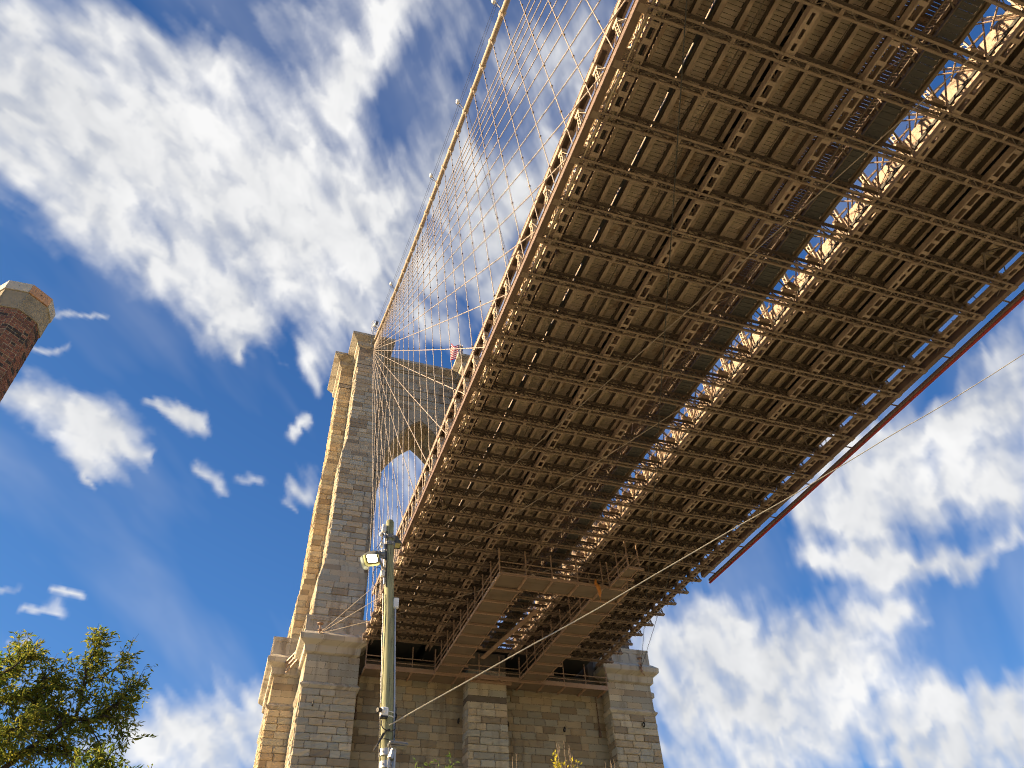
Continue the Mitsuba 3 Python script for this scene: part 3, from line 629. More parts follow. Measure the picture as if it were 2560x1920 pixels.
mb = MB(); p = np.array([2.45, 48.0, zd(48)+ZP]); mb.tube([p+(0, -.05, .5), p+(-.08, -.12, .1), p+(.1, -.15, -.25), p+(.16, -.15, -.75), p+(.12, -.15, -1.1)], [.07, .12, .16, .14, .03], 8); mb.tube([p+(.12, -.15, -1.1), p+(.12, -.15, -1.5)], .02, 5)
put('rope_bundle', ply(mb, 'm_orange', 40), 'orange bundle of rope hanging over the platform edge', 'rope bundle')

# ================================================================ the stone tower
TW = thing('bridge_tower', 'tall granite bridge tower with pointed arch, buttresses and corniced tops', 'tower')
PAL = np.array([(.43, .385, .31), (.48, .435, .36), (.36, .315, .255), (.39, .38, .345), (.43, .36, .275), (.29, .245, .195), (.38, .375, .345), (.46, .40, .315), (.34, .33, .30)])
blocks = []            # (priority, verts, faces, colour)
def tone(light_tint=0):
    c = PAL[rng.integers(len(PAL))]*rng.uniform(.90, 1.06)
    c = c*np.array([1.07, 1.05, .98])
    if light_tint == 1: c = c*np.array([1.08, 1.0, .86])  # bounced sunlight put into the stone colour of the end wall
    if light_tint == 2: c = c*np.array([.74, .70, .64])  # shade under the deck put into the colour of the base walls
    return np.clip(c, .05, .6)
def frame(o, U, N):
    o, U, N = np.array(o, float), np.array(U, float), np.array(N, float)
    return lambda u, z, d: o+np.multiply.outer(u, U)+np.multiply.outer(z, (0, 0, 1.0))+np.multiply.outer(d, N)
def rock(F, u0, u1, z0, z1, amp, pri, light_tint=0, quad=None):
    g_ = 0.013; u0, u1, z0, z1 = u0+g_, u1-g_, z0+g_, z1-g_
    if u1-u0 < .06: return
    nx = int(np.clip(round((u1-u0)/.34), 2, 7)) if amp > .02 else 2; nz = 3 if amp > .02 else 2
    if amp > .02:
        a = np.r_[0, np.linspace(.045/(u1-u0), 1-.045/(u1-u0), nx-1), 1]; b = np.r_[0, .07, .5, .93, 1][:]; nz = 4
    else:
        a = np.r_[0, .02/(u1-u0), 1-.02/(u1-u0), 1]; b = np.r_[0, .025/(z1-z0), 1-.025/(z1-z0), 1]; nx = nz = 3
    A, B = np.meshgrid(a, b); d = np.zeros(A.shape)
    if amp > .02:
        d[1:-1, 1:-1] = .03+amp*rng.uniform(.15, 1, d[1:-1, 1:-1].shape)+rng.uniform(-.3, .35)*amp
        d[0], d[-1], d[:, 0], d[:, -1] = .012, .012, .012, .012
        A[1:-1, 1:-1] += rng.uniform(-.035, .035, A[1:-1, 1:-1].shape); B[2, 1:-1] += rng.uniform(-.12, .12, B[2, 1:-1].shape)
    else: d[1:-1, 1:-1] = .012+rng.uniform(0, .006)
    l, r_ = (lambda z: u0, lambda z: u1) if quad is None else quad
    Z = z0+(z1-z0)*B; L = np.vectorize(l)(Z); R = np.vectorize(r_)(Z)
    U = L+(R-L)*A
    V = F(U.ravel(), Z.ravel(), d.ravel()); w_ = nx+1; h_ = nz+1; f = []
    for j in range(nz):
        for i in range(nx):
            p = j*w_+i; f += [[p, p+1, p+w_+1], [p, p+w_+1, p+w_]]
    ring = [i for i in range(w_)]+[j*w_+w_-1 for j in range(1, h_)]+[(h_-1)*w_+i for i in range(w_-2, -1, -1)]+[j*w_ for j in range(h_-2, 0, -1)]
    sk = F(U.ravel()[ring], Z.ravel()[ring], np.full(len(ring), -.05)); n0 = len(V); V = np.vstack([V, sk]); m = len(ring)
    for k in range(m):
        k2 = (k+1) % m; f += [[ring[k], n0+k, n0+k2], [ring[k], n0+k2, ring[k2]]]
    blocks.append((pri, V, np.array(f), tone(light_tint)))
def wall(o, U, N, left, right, z0, z1, ch, amp, pri, light_tint=0, lens=(.9, 2.1), clip=None):
    F = frame(o, U, N); n = max(1, int(round((z1-z0)/ch))); h = (z1-z0)/n
    for j in range(n):
        a, b = z0+j*h, z0+(j+1)*h; zm = (a+b)/2; l, r_ = left(zm), right(zm); u = l
        first = True
        while u < r_-.02:
            w_ = rng.uniform(*lens)*(.55 if first and j % 2 else 1); first = False
            e = min(u+w_, r_)
            if r_-e < .45: e = r_
            ql = (left if u <= l+1e-9 else (lambda z, u=u: u+.013)); qr = (right if e >= r_-1e-9 else (lambda z, e=e: e-.013))
            if clip is not None:
                rc = sbox(u+.013, a+.013, e-.013, b-.013); q = rc.difference(clip)
                if q.area < .02: u = e; continue
                if q.area < rc.area-.001:
                    for gg in getattr(q, 'geoms', [q]):
                        if gg.area > .03:
                            mb = MB(); mb.prism(list(gg.simplify(.01).exterior.coords)[:-1], -.05, .02, lambda V: F(V[:, 0], V[:, 1], V[:, 2])); v, f = mb.arr(); blocks.append((pri, v, f, tone(light_tint)))
                    u = e; continue
            rock(F, u, e, a, b, amp, pri, light_tint, (ql, qr)); u = e
K = lambda c: (lambda z: c)
def taper(za, a, zb_, b): return lambda z: a+(b-a)*np.clip((z-za)/(zb_-za), 0, 1)
core = MB(); TRIM = []
def new_trim(name): TRIM.append((name, MB())); return TRIM[-1][1]
def tapered(mb, z0, z1, A, B):     # A, B = (x0, x1, y0, y1) at z0 and z1
    v = [[x, y, z] for (a, z) in ((A, z0), (B, z1)) for y in (a[2], a[3]) for x in (a[0], a[1])]
    mb.add(v, MB.BF)
CY = 80.5
def pier(L, R, front, z0, z1, L2=None, R2=None, f2=None, yb_=76.5, mb=None):
    L2, R2, f2 = (L if L2 is None else L2), (R if R2 is None else R2), (front if f2 is None else f2)
    tapered(mb or core, z0, z1, (L, R, front, yb_), (L2, R2, f2, yb_))
def band(prof, L, R, yf, yback):
    m = new_trim('cornice' if len(prof) > 7 else 'string_course')   # a moulding round the front and both sides: profile of (projection, z)
    n = len(prof); V = []
    for p, z in prof: V += [[L-p, yback, z], [L-p, yf-p, z], [R+p, yf-p, z], [R+p, yback, z]]
    F = []
    for i in range(n-1):
        for k in range(3):
            a = i*4+k; F += [[a, a+5, a+1], [a, a+4, a+5]]
        a = i*4+3; F += [[a, a+1, a-3], [a, a+4, a+1]]
    F += [[0, 1, 2], [0, 2, 3]]; t = (n-1)*4; F += [[t, t+2, t+1], [t, t+3, t+2]]
    m.add(V, F)
CORN = [(0, 32.55), (.18, 32.62), (.30, 32.70), (.34, 33.35), (.42, 33.40), (.80, 33.62), (.88, 33.70), (.90, 34.16), (.40, 34.62), (.06, 34.66)]
STRG = [(0, 29.36), (.06, 29.40), (.24, 29.62), (.24, 29.72), (.10, 29.80), (.02, 29.98)]
CAP = [(0, 78.15), (.10, 78.22), (.34, 78.40), (.38, 79.02), (.50, 79.08), (1.12, 79.52), (1.24, 79.60), (1.24, 79.98), (1.16, 80.05), (0, 80.07)]
RX, FX = (1, 0, 0), (0, -1, 0)
SIDEU, SIDEN = (0, -1, 0), (-1, 0, 0)    # left (-x) faces run towards the viewer
def base_pier(L, R, yf, blocksR, side_back, pri, light_tint=0):
    pier(L, R, yf, 0, 34.3, yb_=side_back+1.0)
    wall((0, yf, 0), RX, FX, K(L), K(R), 14.4, 29.36, .66, .10, pri, light_tint)
    wall((L, 0, 0), SIDEU, SIDEN, K(-side_back), K(-yf), 14.4, 29.36, .66, .10, pri+2, light_tint)
    wall((0, yf, 0), RX, FX, K(L), K(R), 29.98, 32.55, .66, .006, pri, light_tint, (1.2, 2.8))
    wall((L, 0, 0), SIDEU, SIDEN, K(-side_back), K(-yf), 29.98, 32.55, .66, .006, pri+2, light_tint, (1.2, 2.8))
    if blocksR: wall((R, 0, 0), (0, 1, 0), (1, 0, 0), K(yf), K(side_back), 14.4, 29.36, .66, .06, pri+4)
def parapet(L, R, y, yback):
    plain_ = new_trim('parapet')
    tapered(plain_, 34.66, 36.28, (L, R, y+.10, y+.55), (L, R, y+.10, y+.55)); tapered(plain_, 34.66, 36.28, (L+.1, L+.55, y+.56, yback), (L+.1, L+.55, y+.56, yback))
    plain_.box(L-.08, R+.05, y+.0, y+.62, 36.285, 36.5); plain_.box(L-.05, L+.62, y+.63, yback, 36.285, 36.49)
    plain_.box(L, R, y+.02, y+.098, 34.67, 35.15); plain_.box(L, R, y+.02, y+.098, 36.05, 36.28)
    W = R-L; q = [0, .055, .40, .45, .63, .68, .95, 1.0]
    for a, b in ((0, .06), (.40, .46), (.62, .68), (.95, 1.0)): plain_.box(L+W*a, L+W*b, y+.022, y+.0975, 35.155, 36.045)
    D_ = yback-y
    for a, b in ((.62, .9), (D_*.55, D_*.6), (D_-.3, D_)): plain_.box(L+.02, L+.098, y+a, y+b, 34.68, 36.28)
# left leg, foot to balcony
LP = (-17.70, -12.70); RP = (13.27, 18.25); CP = (-1.95, 2.02)
base_pier(*LP, 69.6, False, 75.5, 0)
base_pier(-20.15, -17.7, 75.5, False, 85.6, 1, 1)
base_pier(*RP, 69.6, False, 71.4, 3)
base_pier(*CP, 69.6, False, 71.2, 2)
core.box(-20.15, 20.4, 75.6, 85.6, 0, 34.25); core.box(-12.75, 13.3, 71.25, 75.59, 0, 33.35); core.box(-12.7, 13.2, 73.0, 75.58, 33.36, 34.2); core.box(-12.9, -11.95, 71.3, 75.9, 33.4, 36.4); core.box(12.0, 13.3, 71.3, 75.9, 33.4, 36.4)
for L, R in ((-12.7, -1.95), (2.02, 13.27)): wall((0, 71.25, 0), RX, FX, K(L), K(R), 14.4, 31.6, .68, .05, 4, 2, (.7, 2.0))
band(STRG, *LP, 69.6, 75.4); band(STRG, -20.15, -17.5, 75.5, 85.7); band(STRG, *RP, 69.6, 71.2)
band(CORN, -17.70, -13.05, 69.6, 75.4); band(CORN, -20.15, -17.5, 75.5, 85.7); band(CORN, 13.5, 18.25, 69.6, 75.5); band(CORN, 17.2, 20.9, 76.0, 85.7); band(STRG, 17.2, 20.5, 76.0, 85.7)
parapet(-18.2, -12.15, 69.72, 75.2); parapet(-20.75, -18.25, 75.25, 85.5); parapet(12.6, 18.75, 69.72, 75.3)
# shafts above the balcony: left leg with its end wall
def shaft(Ls, Rs, fronts, pri, det, back=77.4):
    (L2, L3, L4, L5), (R2, R3, R4, R5), (f2, f3, f4, f5) = Ls, Rs, fronts
    pier(L2, R2, f2, 34, 41.4, yb_=back); pier(L2, R2, f2, 41.4, 44.2, L3, R3, f3, back); pier(L3, R3, f3, 44.2, 58.7, yb_=back)
    pier(L3, R3, f3, 58.7, 61.5, L4, R4, f4, back); pier(L4, R4, f4, 61.5, 74.3, yb_=back); pier(L5, R5, f5, 74.3, 78.6, yb_=back)
    if not det: return
    def both(z0, z1, L, R, f, amp, ch, lens=(.9, 2.2), bk=back):
        fm = lambda z: f(z)
        n = max(1, int(round((z1-z0)/ch))); h = (z1-z0)/n
        for j in range(n):
            a, b = z0+j*h, z0+(j+1)*h; y = f(a+.02)
            wall((0, y, 0), RX, FX, L, R, a, b, h, amp, pri, det > 1, lens)
            x = L(a+.02); wall((x, 0, 0), SIDEU, SIDEN, K(-bk), K(-y), a, b, h, amp, pri+1, det > 1, lens)
    both(36.0, 41.4, K(L2), K(R2), K(f2), .08, .72); both(41.4, 44.2, taper(41.4, L2, 44.2, L3), taper(41.4, R2, 44.2, R3), taper(41.4, f2, 44.2, f3), .006, .70)
    both(44.2, 58.7, K(L3), K(R3), K(f3), .085, .725); both(58.7, 61.5, taper(58.7, L3, 61.5, L4), taper(58.7, R3, 61.5, R4), taper(58.7, f3, 61.5, f4), .006, .70)
    both(61.5, 74.3, K(L4), K(R4), K(f4), .085, .71); both(75.05, 78.15, K(L5), K(R5), K(f5), .005, .78)
shaft((-17.60, -17.05, -16.60, -16.74), (-12.72, -13.0, -13.33, -13.2), (71.6, 72.1, 72.7, 72.62), 6, 1)
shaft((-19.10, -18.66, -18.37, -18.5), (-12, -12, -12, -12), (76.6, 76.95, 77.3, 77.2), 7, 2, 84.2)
for xc in (0.0,): shaft((-2.0, -1.9, -1.8, -1.55), (2.0, 1.9, 1.8, 1.55), (71.6, 72.1, 72.7, 72.62), 9, 0)
shaft((12.9, 13.1, 13.4, 13.3), (17.6, 17.05, 16.6, 16.74), (71.6, 72.1, 72.7, 72.62), 9, 0)
core.box(12.0, 18.6, 76.9, 84.0, 34, 78.6)
UB = [(0, 74.28), (.10, 74.34), (.12, 74.85), (.02, 75.02)]
band(UB, -16.60, -13.33, 72.7, 77.2); band(UB, -18.37, -16.4, 77.3, 84.0)
band(CAP, -16.74, -13.2, 72.62, 77.3); band(CAP, -18.5, -16.0, 77.2, 84.0); band(CAP, -1.5, 1.5, 72.62, 77.3); band(CAP, 13.3, 16.74, 72.62, 77.3)
# rear buttresses
for L, R in ((-16.7, -13.2), (-1.7, 1.7), (13.2, 16.7)): plain = MB(); plain.box(L, R, 84.3, 88.2, 34, 78.4); plain.box(L-.9, R+.9, 85.7, 91.2, 0, 33.99); put(TW+'__rear_buttress', ply(plain, 'm_oldstone'))
# arched wall between the legs
yw, yk = 76.0, 82.5
def arch(r_off, cx, n=28, z0=34.0):
    c, zs, r_ = 7.27, 59.9, 12.12+r_off; half = 4.85+r_off
    top = math.sqrt(r_*r_-c*c); p = [(cx-half, z0)]
    for t in np.linspace(0, math.atan2(top, c), n): p.append((cx+c-r_*math.cos(t), zs+r_*math.sin(t)))
    p += [(2*cx-x, z) for x, z in p[::-1][1:]]
    return Polygon(p)
for cx in (-6.85, 6.95):
    o = arch(0, cx)
    o = o.union(sbox(cx-5.05, 34, cx+5.05, 58.6))
    W_ = sbox(-13.4, 34, 0.05, 78.6) if cx < 0 else sbox(0.05, 34, 13.4, 78.6)
    pc = W_.difference(o)
    for gg in getattr(pc, 'geoms', [pc]):
        core.prism(list(gg.simplify(.003).exterior.coords)[:-1], yw, yk, lambda V: np.c_[V[:, 0], V[:, 2], V[:, 1]])
cx = -6.85; vous = []
n = 9
for sd in (-1, 1):
    c, zs, r0_ = 7.27, 59.9, 12.12; tm = math.atan2(math.sqrt(r0_**2-c*c), c)
    for k in range(n):
        ta, tb = tm*k/n, tm*(k+1)/n
        P = lambda r_, t: (cx+sd*(r_*math.cos(t)-c), zs+r_*math.sin(t))
        ra = 12.12+1.35+.25*(k % 2); a0, b0, b1, a1 = P(12.12, ta), P(12.12, tb), P(ra, tb), P(ra, ta)
        if k == n-1: b1 = (cx, zs+math.sqrt(ra*ra-c*c)) ; b0 = (cx, zs+math.sqrt(r0_**2-c*c))
        corner = (a1[0], b1[1])
        pg = Polygon([a0, b0, b1, corner, a1]).buffer(0)
        if pg.geom_type == 'Polygon' and pg.area > .1: vous.append(pg)
clip = unary_union(vous+[arch(0, cx).union(sbox(cx-5.05, 34, cx+5.05, 58.6))]).buffer(.03)
FW = frame((0, yw, 0), RX, FX)
for pg in vous:
    q = pg.buffer(-.04, join_style=2)
    if q.geom_type != 'Polygon': continue
    mb = MB(); mb.prism(list(q.exterior.coords)[:-1], -.05, .12, lambda V: FW(V[:, 0], V[:, 1], V[:, 2])); v, f = mb.arr(); blocks.append((5, v, f, np.array((.43, .385, .31))*rng.uniform(.85, 1.05)))
wall((0, yw, 0), RX, FX, K(-13.35), K(-1.7), 34.5, 73.6, .72, .055, 7, 0, (.9, 2.2), clip)
wall((0, yw, 0), RX, FX, K(-13.35), K(-1.7), 75.9, 78.2, .77, .005, 7, 0, (1.2, 2.6), None)
trim = new_trim('string_course')
for a, b, p in ((73.62, 74.2, .14), (74.2, 75.1, .06), (75.1, 75.85, .20)): trim.box(-13.3, -1.6, yw-p, yw+.02, a+.001, b-.001)
trim = new_trim('cornice')
for pr_, z0, z1 in ((.16, 78.2, 78.5), (.34, 78.5, 79.05)): trim.box(-13.3, 13.3, yw-pr_, yk+pr_, z0+.001, z1)
tapered(trim, 79.06, 79.55, (-13.2, 13.2, yw-.42, yk+.4), (-13.2, 13.2, yw-1.0, yk+1.0)); trim.box(-13.2, 13.2, yw-1.05, yk+1.05, 79.56, 80.0)
# arch barrel: soffit stones in rings, jamb stones, imposts
for k in range(14):
    c, zs, r0_ = 7.27, 59.9, 12.12; tm = math.atan2(math.sqrt(r0_**2-c*c), c); ta, tb = tm*k/14, tm*(k+1)/14
    for sd in (-1, 1):
        for j in range(4):
            yo = yw+.02+j*1.62+(.5 if k % 2 and j else 0); ye = yw+.02+(j+1)*1.62+(.5 if k % 2 else 0)
            if j == 3: ye = yk
            p = [(cx+sd*(rr*math.cos(t)-c), y, zs+rr*math.sin(t)) for rr in (12.16, 12.075) for t in (ta+.002, tb-.002) for y in (yo+.012, ye-.012)]
            blocks.append((8, np.array(p), MB.BF, tone()))
for j in range(34):
    z0 = 34.6+j*.705
    for yo, ye in ((yw, yw+2.1+(j % 2)*.7), (yw+2.1+(j % 2)*.7, yw+4.4), (yw+4.4, yk)):
        mb = MB(); mb.box(cx-5.05-.05, cx-5.05+.02, yo+.012, ye-.012, z0+.012, z0+.693); v, f = mb.arr(); blocks.append((8, v, f, tone()))
        mb = MB(); mb.box(cx+5.05-.02, cx+5.05+.05, yo+.012, ye-.012, z0+.012, z0+.693); v, f = mb.arr(); blocks.append((8, v, f, tone()))
for x0, x1 in ((-12.3, cx-4.62), (cx+4.62, -1.5)): trim = new_trim('impost'); trim.box(x0, x1, yw-.22, yk+.2, 58.95, 59.5); tapered(trim, 58.35, 58.94, (x0 if x0 < -12 else x0+.25, x1-.25 if x0 < -12 else x1, yw-.05, yk), (x0, x1, yw-.2, yk+.2))
blocks.sort(key=lambda b: b[0])
zmid = lambda b: b[1][:, 2].mean()
vis = [b for b in blocks if b[0] <= 2 and zmid(b) > 20.5]
size = lambda b: -np.ptp(b[1][:, 0])*np.ptp(b[1][:, 2])-np.ptp(b[1][:, 1])*.3
vis.sort(key=size); chosen = vis[:300]; ids = set(id(b) for b in chosen)
vr = np.random.default_rng(5)
for b in chosen: scene[key_for(TW+'__stone_block')] = mikit.ply((b[1], b[2]), 'm_stone', color=np.tile(b[3], (len(b[1]), 1))*vr.uniform(.94, 1.06, (len(b[1]), 1)))
mm = MB()
for b in blocks:
    if id(b) not in ids: mm.add(b[1], b[2], b[3])
put(TW+'__masonry', ply(mm, 'm_stone', color=True), kind='stuff')
put(TW+'__core', ply(core, 'm_mortar'))
def trimcol(p, n, uv):
    x, y, z = pr(p)
    u = (x*.8+y*.8)/1.55
    c = mikit.mix((.44, .40, .325), (.345, .31, .25), mikit.cell_rand(u, dr.floor(z*1.1)))
    fu = u-dr.floor(u); c = mikit.mix(c, (.17, .145, .11), mikit.smoothstep(.012, .004, dr.minimum(fu, 1-fu))*.8)
    return mikit.mix(c, (.17, .13, .095), mikit.smoothstep(.48, .75, mikit.fbm(x*1.6+y*1.6, z*.25, 2, 4))*.6)
mat('m_trim', trimcol, 0.9, 0, .2, (stone_bump, .01, .03))
for n_, m_ in TRIM: put(TW+'__'+n_, ply(m_, 'm_trim'))
# iron rings, bolts and drain pipes on the foot of the tower
for x, y, z in ((-16.55, 69.45, 27.9), (16.6, 69.45, 28.35), (8.5, 71.1, 27.9), (2.5, 71.1, 28.0), (-8.6, 71.1, 27.9), (-2.5, 71.1, 27.95)):
    t_ = trimesh.creation.torus(.20, .06, 16, 8); t_.apply_transform(trimesh.transformations.rotation_matrix(math.pi/2, (0, 1, 0))); t_.apply_translation((x, y-.12, z))
    scene[key_for(TW+'__iron_ring')] = mikit.ply(t_, 'm_black', smooth=True)
for x in (-12.4, 12.4):
    mb = MB(); mb.tube([(x, 71.05, 31.4), (x, 71.05, 27.6)], .05, 8); mb.tube([(x, 71.0, 28.3), (x, 71.0, 27.4)], [.09, .12], 8); scene[key_for(TW+'__drain_pipe')] = ply(mb, 'm_girder', 40)
for sx, A in ((-1, AL), (1, AR)):
    k = key_for(TW+'__guy_anchor'); mb = MB(); a = np.array(A)
    mb.tube([a+(-sx*.0, 0, -.55), a+(0, 0, 1.0)], .06, 8)
    for z, r_ in ((-.35, .16), (.35, .17), (.98, .30), (.0, .13)): mb.tube([a+(0, 0, z), a+(0, 0, z+.07)], r_, 12)
    for q in (-.3, .05, .4): mb.bar(a+(sx*.55, .5, q-.3), a+(-sx*.35, -.2, q), .09, .09)
    scene[k] = ply(mb, 'm_rail', 40)
mb = MB()
for q, dz in enumerate((0, -.45, -.95)): mb.bar((-19.3+.1*q, 74.6, 33.6+dz), (-17.75, 72.6, 35.0+dz), .14, .14)
scene[TW+'__guy_strut'] = ply(mb, 'm_rail')
# ladder hoops over the tower top
def cage(x, y, z, lab):
    mb = MB(); ang = np.linspace(0, math.pi, 9)
    for h in (0, .7, 1.4, 2.0): mb.tube([(x+.5*math.cos(a), y-.5*math.sin(a), z+h) for a in ang], .03, 5)
    for a in ang[::2]: mb.tube([(x+.5*math.cos(a), y-.5*math.sin(a), z-1.0), (x+.5*math.cos(a), y-.5*math.sin(a), z+2.0)], .025, 5)
    for h in np.arange(-2, 2, .35): mb.tube([(x-.25, y, z+h), (x+.25, y, z+h)], .02, 5)
    for s_ in (-.25, .25): mb.tube([(x+s_, y, z-2.5), (x+s_, y, z+2)], .03, 5)
    put('ladder_cage', ply(mb, 'm_galv', 40), lab, 'ladder')
cage(-15.1, 71.3, 80.4, 'hooped ladder cage on the tower top beside the main cable'); cage(1.1, 71.6, 80.4, 'hooped ladder cage on the middle tower top right of the flag')
# flag
fk = thing('flag', 'red white and blue striped flag with stars flying on the tower', 'flag')
mb = MB(); mb.tube([(-.2, 78.0, 79.8), (-.2, 78.0, 89.2)], [.09, .05], 8); scene[fk+'__pole'] = ply(mb, 'm_galv', 40)
nu, nv = 28, 14; uu, vv = np.meshgrid(np.linspace(0, 1, nu+1), np.linspace(0, 1, nv+1)); ww = 4.0; hh = 3.2
X = -.2-uu*ww*.55-.05; Yf = 78.0-.9*uu+.30*np.sin(uu*9+vv*2)*uu; Zf = 88.9-hh*(1-vv)-1.5*uu**1.6+.22*np.sin(uu*7+1)*uu+.0*vv
V = np.c_[X.ravel(), Yf.ravel(), Zf.ravel()]; F = []
for j in range(nv):
    for i in range(nu): p = j*(nu+1)+i; F += [[p, p+1, p+nu+2], [p, p+nu+2, p+nu+1]]
def flagcol(p, n, uv):
    u, v = mi.Float(uv.x), mi.Float(uv.y)
    s = dr.floor((1-v)*13); red = s-2*dr.floor(s/2) < .5
    c = mikit.mix((.78, .76, .74), (.50, .03, .06), dr.select(red, 1.0, 0.0))
    can = (u < .40) & ((1-v) < 7/13)
    su, sv = u/.40*6, (1-v)/(7/13)*5
    du, dv = su-dr.floor(su)-.5, sv-dr.floor(sv)-.5
    a = dr.atan2(dv, du); star = dr.sqrt(du*du+dv*dv) < .20+.10*dr.cos(5*a+1.57)
    c = dr.select(can, mikit.mix((.018, .025, .10), (.78, .76, .74), dr.select(star, 1.0, 0.0)), c)
    return c
scene['m_flag'] = {'type': 'principledthin', 'base_color': mikit.proc(flagcol), 'roughness': .7, 'diff_trans': .7, 'spec_trans': 0.0}
scene[fk+'__cloth'] = mikit.ply((V, np.array(F)), 'm_flag', smooth=True, uv=np.c_[uu.ravel(), vv.ravel()])

# ================================================================ wooden pole with its lamps and camera
PT, PB0 = np.array([-19.07, 19.0, 14.45]), np.array([-18.22, 19.0, -0.4])
pp = lambda z: PB0+(PT-PB0)*((z-PB0[2])/(PT[2]-PB0[2]))
pr_ = lambda z: .118+(14.45-z)*.0078
UPk = thing('utility_pole', 'greenish weathered wooden pole standing in front of the tower', 'pole')
zs = np.r_[np.linspace(-.4, 14.40, 46), 14.45]; mb = MB()
cen = np.array([pp(z) for z in zs]); cen[:, 0] += .012*np.sin(zs*1.3); cen[:, 1] += .012*np.cos(zs*1.7)
mb.tube(cen, np.r_[[pr_(z)*(1+.03*math.sin(z*3.1)) for z in zs[:-1]], .10], 20); scene[UPk+'__shaft'] = ply(mb, 'm_pole', 50)
def ring(z, h, dr_, m='m_grey_metal', base=UPk+'__band'):
    mb = MB(); c = pp(z); r = pr_(z)+dr_; mb.tube([c+(0, 0, -h/2), c+(0, 0, -h/2+.01), c+(0, 0, h/2-.01), c+(0, 0, h/2)], [r-.02, r, r, r-.02], 18); k = key_for(base); scene[k] = ply(mb, m, 40)
    b = MB()
    for a in (-2.2, -1.2): d = np.array((math.cos(a), math.sin(a), 0)); b.tube([c+d*(r-.01), c+d*(r+.035)], .022, 6)
    scene[k+'__bolt'] = ply(b, 'm_galv')
for z in (13.86, 13.62): ring(z, .13, .035)
for z in (7.83, 7.55): ring(z, .17, .02, 'm_galv')
# conduits, junction boxes and strips on the pole
def pipe(dx, dy, z0, z1, r, m, base): mb = MB(); mb.tube([pp(z)+(dx, dy, 0) for z in np.linspace(z0, z1, 12)], r, 8); return put(UPk+'__'+base, ply(mb, m, 40))
pipe(.17, -.08, 6.9, 11.6, .024, 'm_galv', 'conduit'); pipe(-.19, -.06, 6.5, 9.0, .012, 'm_dark_wire', 'conduit'); pipe(.19, -.03, 4.5, 9.5, .012, 'm_dark_wire', 'conduit'); pipe(-.15, -.05, 12.3, 14.1, .03, 'm_galv', 'conduit'); pipe(-.11, -.11, 12.2, 14.0, .02, 'm_dark_wire', 'conduit')
pipe(-.175, -.06, 9.0, 12.0, .012, 'm_galv', 'conduit')
def rbox(c, sx, sy, sz, ch=.02):
    b = trimesh.creation.box((sx, sy, sz)); m = trimesh.convex.convex_hull(np.vstack([b.vertices*((np.array((sx, sy, sz))-2*ch*np.eye(3)[k]*0-2*ch*(1-np.eye(3)[k]))/np.array((sx, sy, sz))) for k in range(3)])); m.apply_translation(c); return m
for z, dx, s in ((14.12, -.19, (.13, .12, .26)), (13.55, -.25, (.10, .1, .16)), (13.28, -.22, (.11, .1, .22)), (12.62, -.20, (.13, .11, .20)), (11.75, .19, (.15, .12, .30)), (13.9, -.27, (.12, .1, .10))):
    scene[key_for(UPk+'__junction_box')] = mikit.ply(rbox(pp(z)+(dx, -.06, 0), *s), 'm_white')
mb = MB()
def loop(mb, pts, r=.010):
    pts = np.array(pts); t = np.linspace(0, 1, len(pts)); tt = np.linspace(0, 1, 26)
    from scipy.interpolate import CubicSpline
    m_ = MB(); m_.tube(CubicSpline(t, pts)(tt), r, 5); put(UPk+'__cable_loop', ply(m_, 'm_black', 40))
c = pp(12.5); loop(mb, [c+(-.22, -.1, .1), c+(-.42, -.15, .22), c+(-.50, -.12, -.1), c+(-.38, -.1, -.32), c+(-.24, -.1, -.2), c+(-.2, -.08, .1)])
c = pp(8.7); loop(mb, [c+(-.15, -.2, -.15), c+(-.1, -.24, -.38), c+(.1, -.24, -.42), c+(.2, -.1, -.25)], .014)
loop(mb, [c+(-.1, -.18, -.6), c+(0, -.24, -.62), c+(.2, -.12, -.64)], .012); loop(mb, [c+(.2, -.05, .3), c+(.2, -.12, -.2), c+(.19, -.15, -.8)], .013)
for q in range(6): c = pp(8.2); loop(mb, [c+(-.06+.02*q, -.2, .1), c+(-.15, -.24, -.06), c+(-.27-.012*q, -.26, -.30-.02*q), c+(-.14+.01*q, -.25, .02)], .012)
loop(mb, [pp(13.9)+(-.2, -.1, 0), pp(13.5)+(-.34, -.15, 0), pp(13.35)+(-.45, -.15, 0)]); loop(mb, [pp(13.95)+(-.25, -.1, 0), pp(13.6)+(-.26, -.18, 0), pp(13.3)+(-.38, -.15, 0)])
# floodlight switched on, left of the pole
FL = thing('floodlight', 'lit grey floodlight on the left side of the wooden pole', 'floodlight')
c0 = np.array([-19.52, 18.75, 12.98])
ax = np.array([-.30, -.42, -.86]); ax /= np.linalg.norm(ax)            # where it shines
sd = np.array([.86, -.46, 0]); sd -= ax*np.dot(sd, ax); sd /= np.linalg.norm(sd); vd = np.cross(ax, sd)
def ringpts(w, h, a, n=24, pw=4.0):
    t = np.linspace(0, 2*np.pi, n, endpoint=False); x = np.sign(np.cos(t))*np.abs(np.cos(t))**(2/pw)*w; y = np.sign(np.sin(t))*np.abs(np.sin(t))**(2/pw)*h
    return c0+ax*a+np.outer(x, sd)+np.outer(y, vd)
def loft(rings, cap0=True):
    mb = MB(); n = len(rings[0]); V = np.vstack(rings); F = []
    for i in range(len(rings)-1):
        for j in range(n): k = (j+1) % n; F += [[i*n+j, i*n+k, i*n+n+j], [i*n+k, i*n+n+k, i*n+n+j]]
    if cap0:
        for j in range(1, n-1): F.append([0, j+1, j])
    mb.add(V, F); return mb
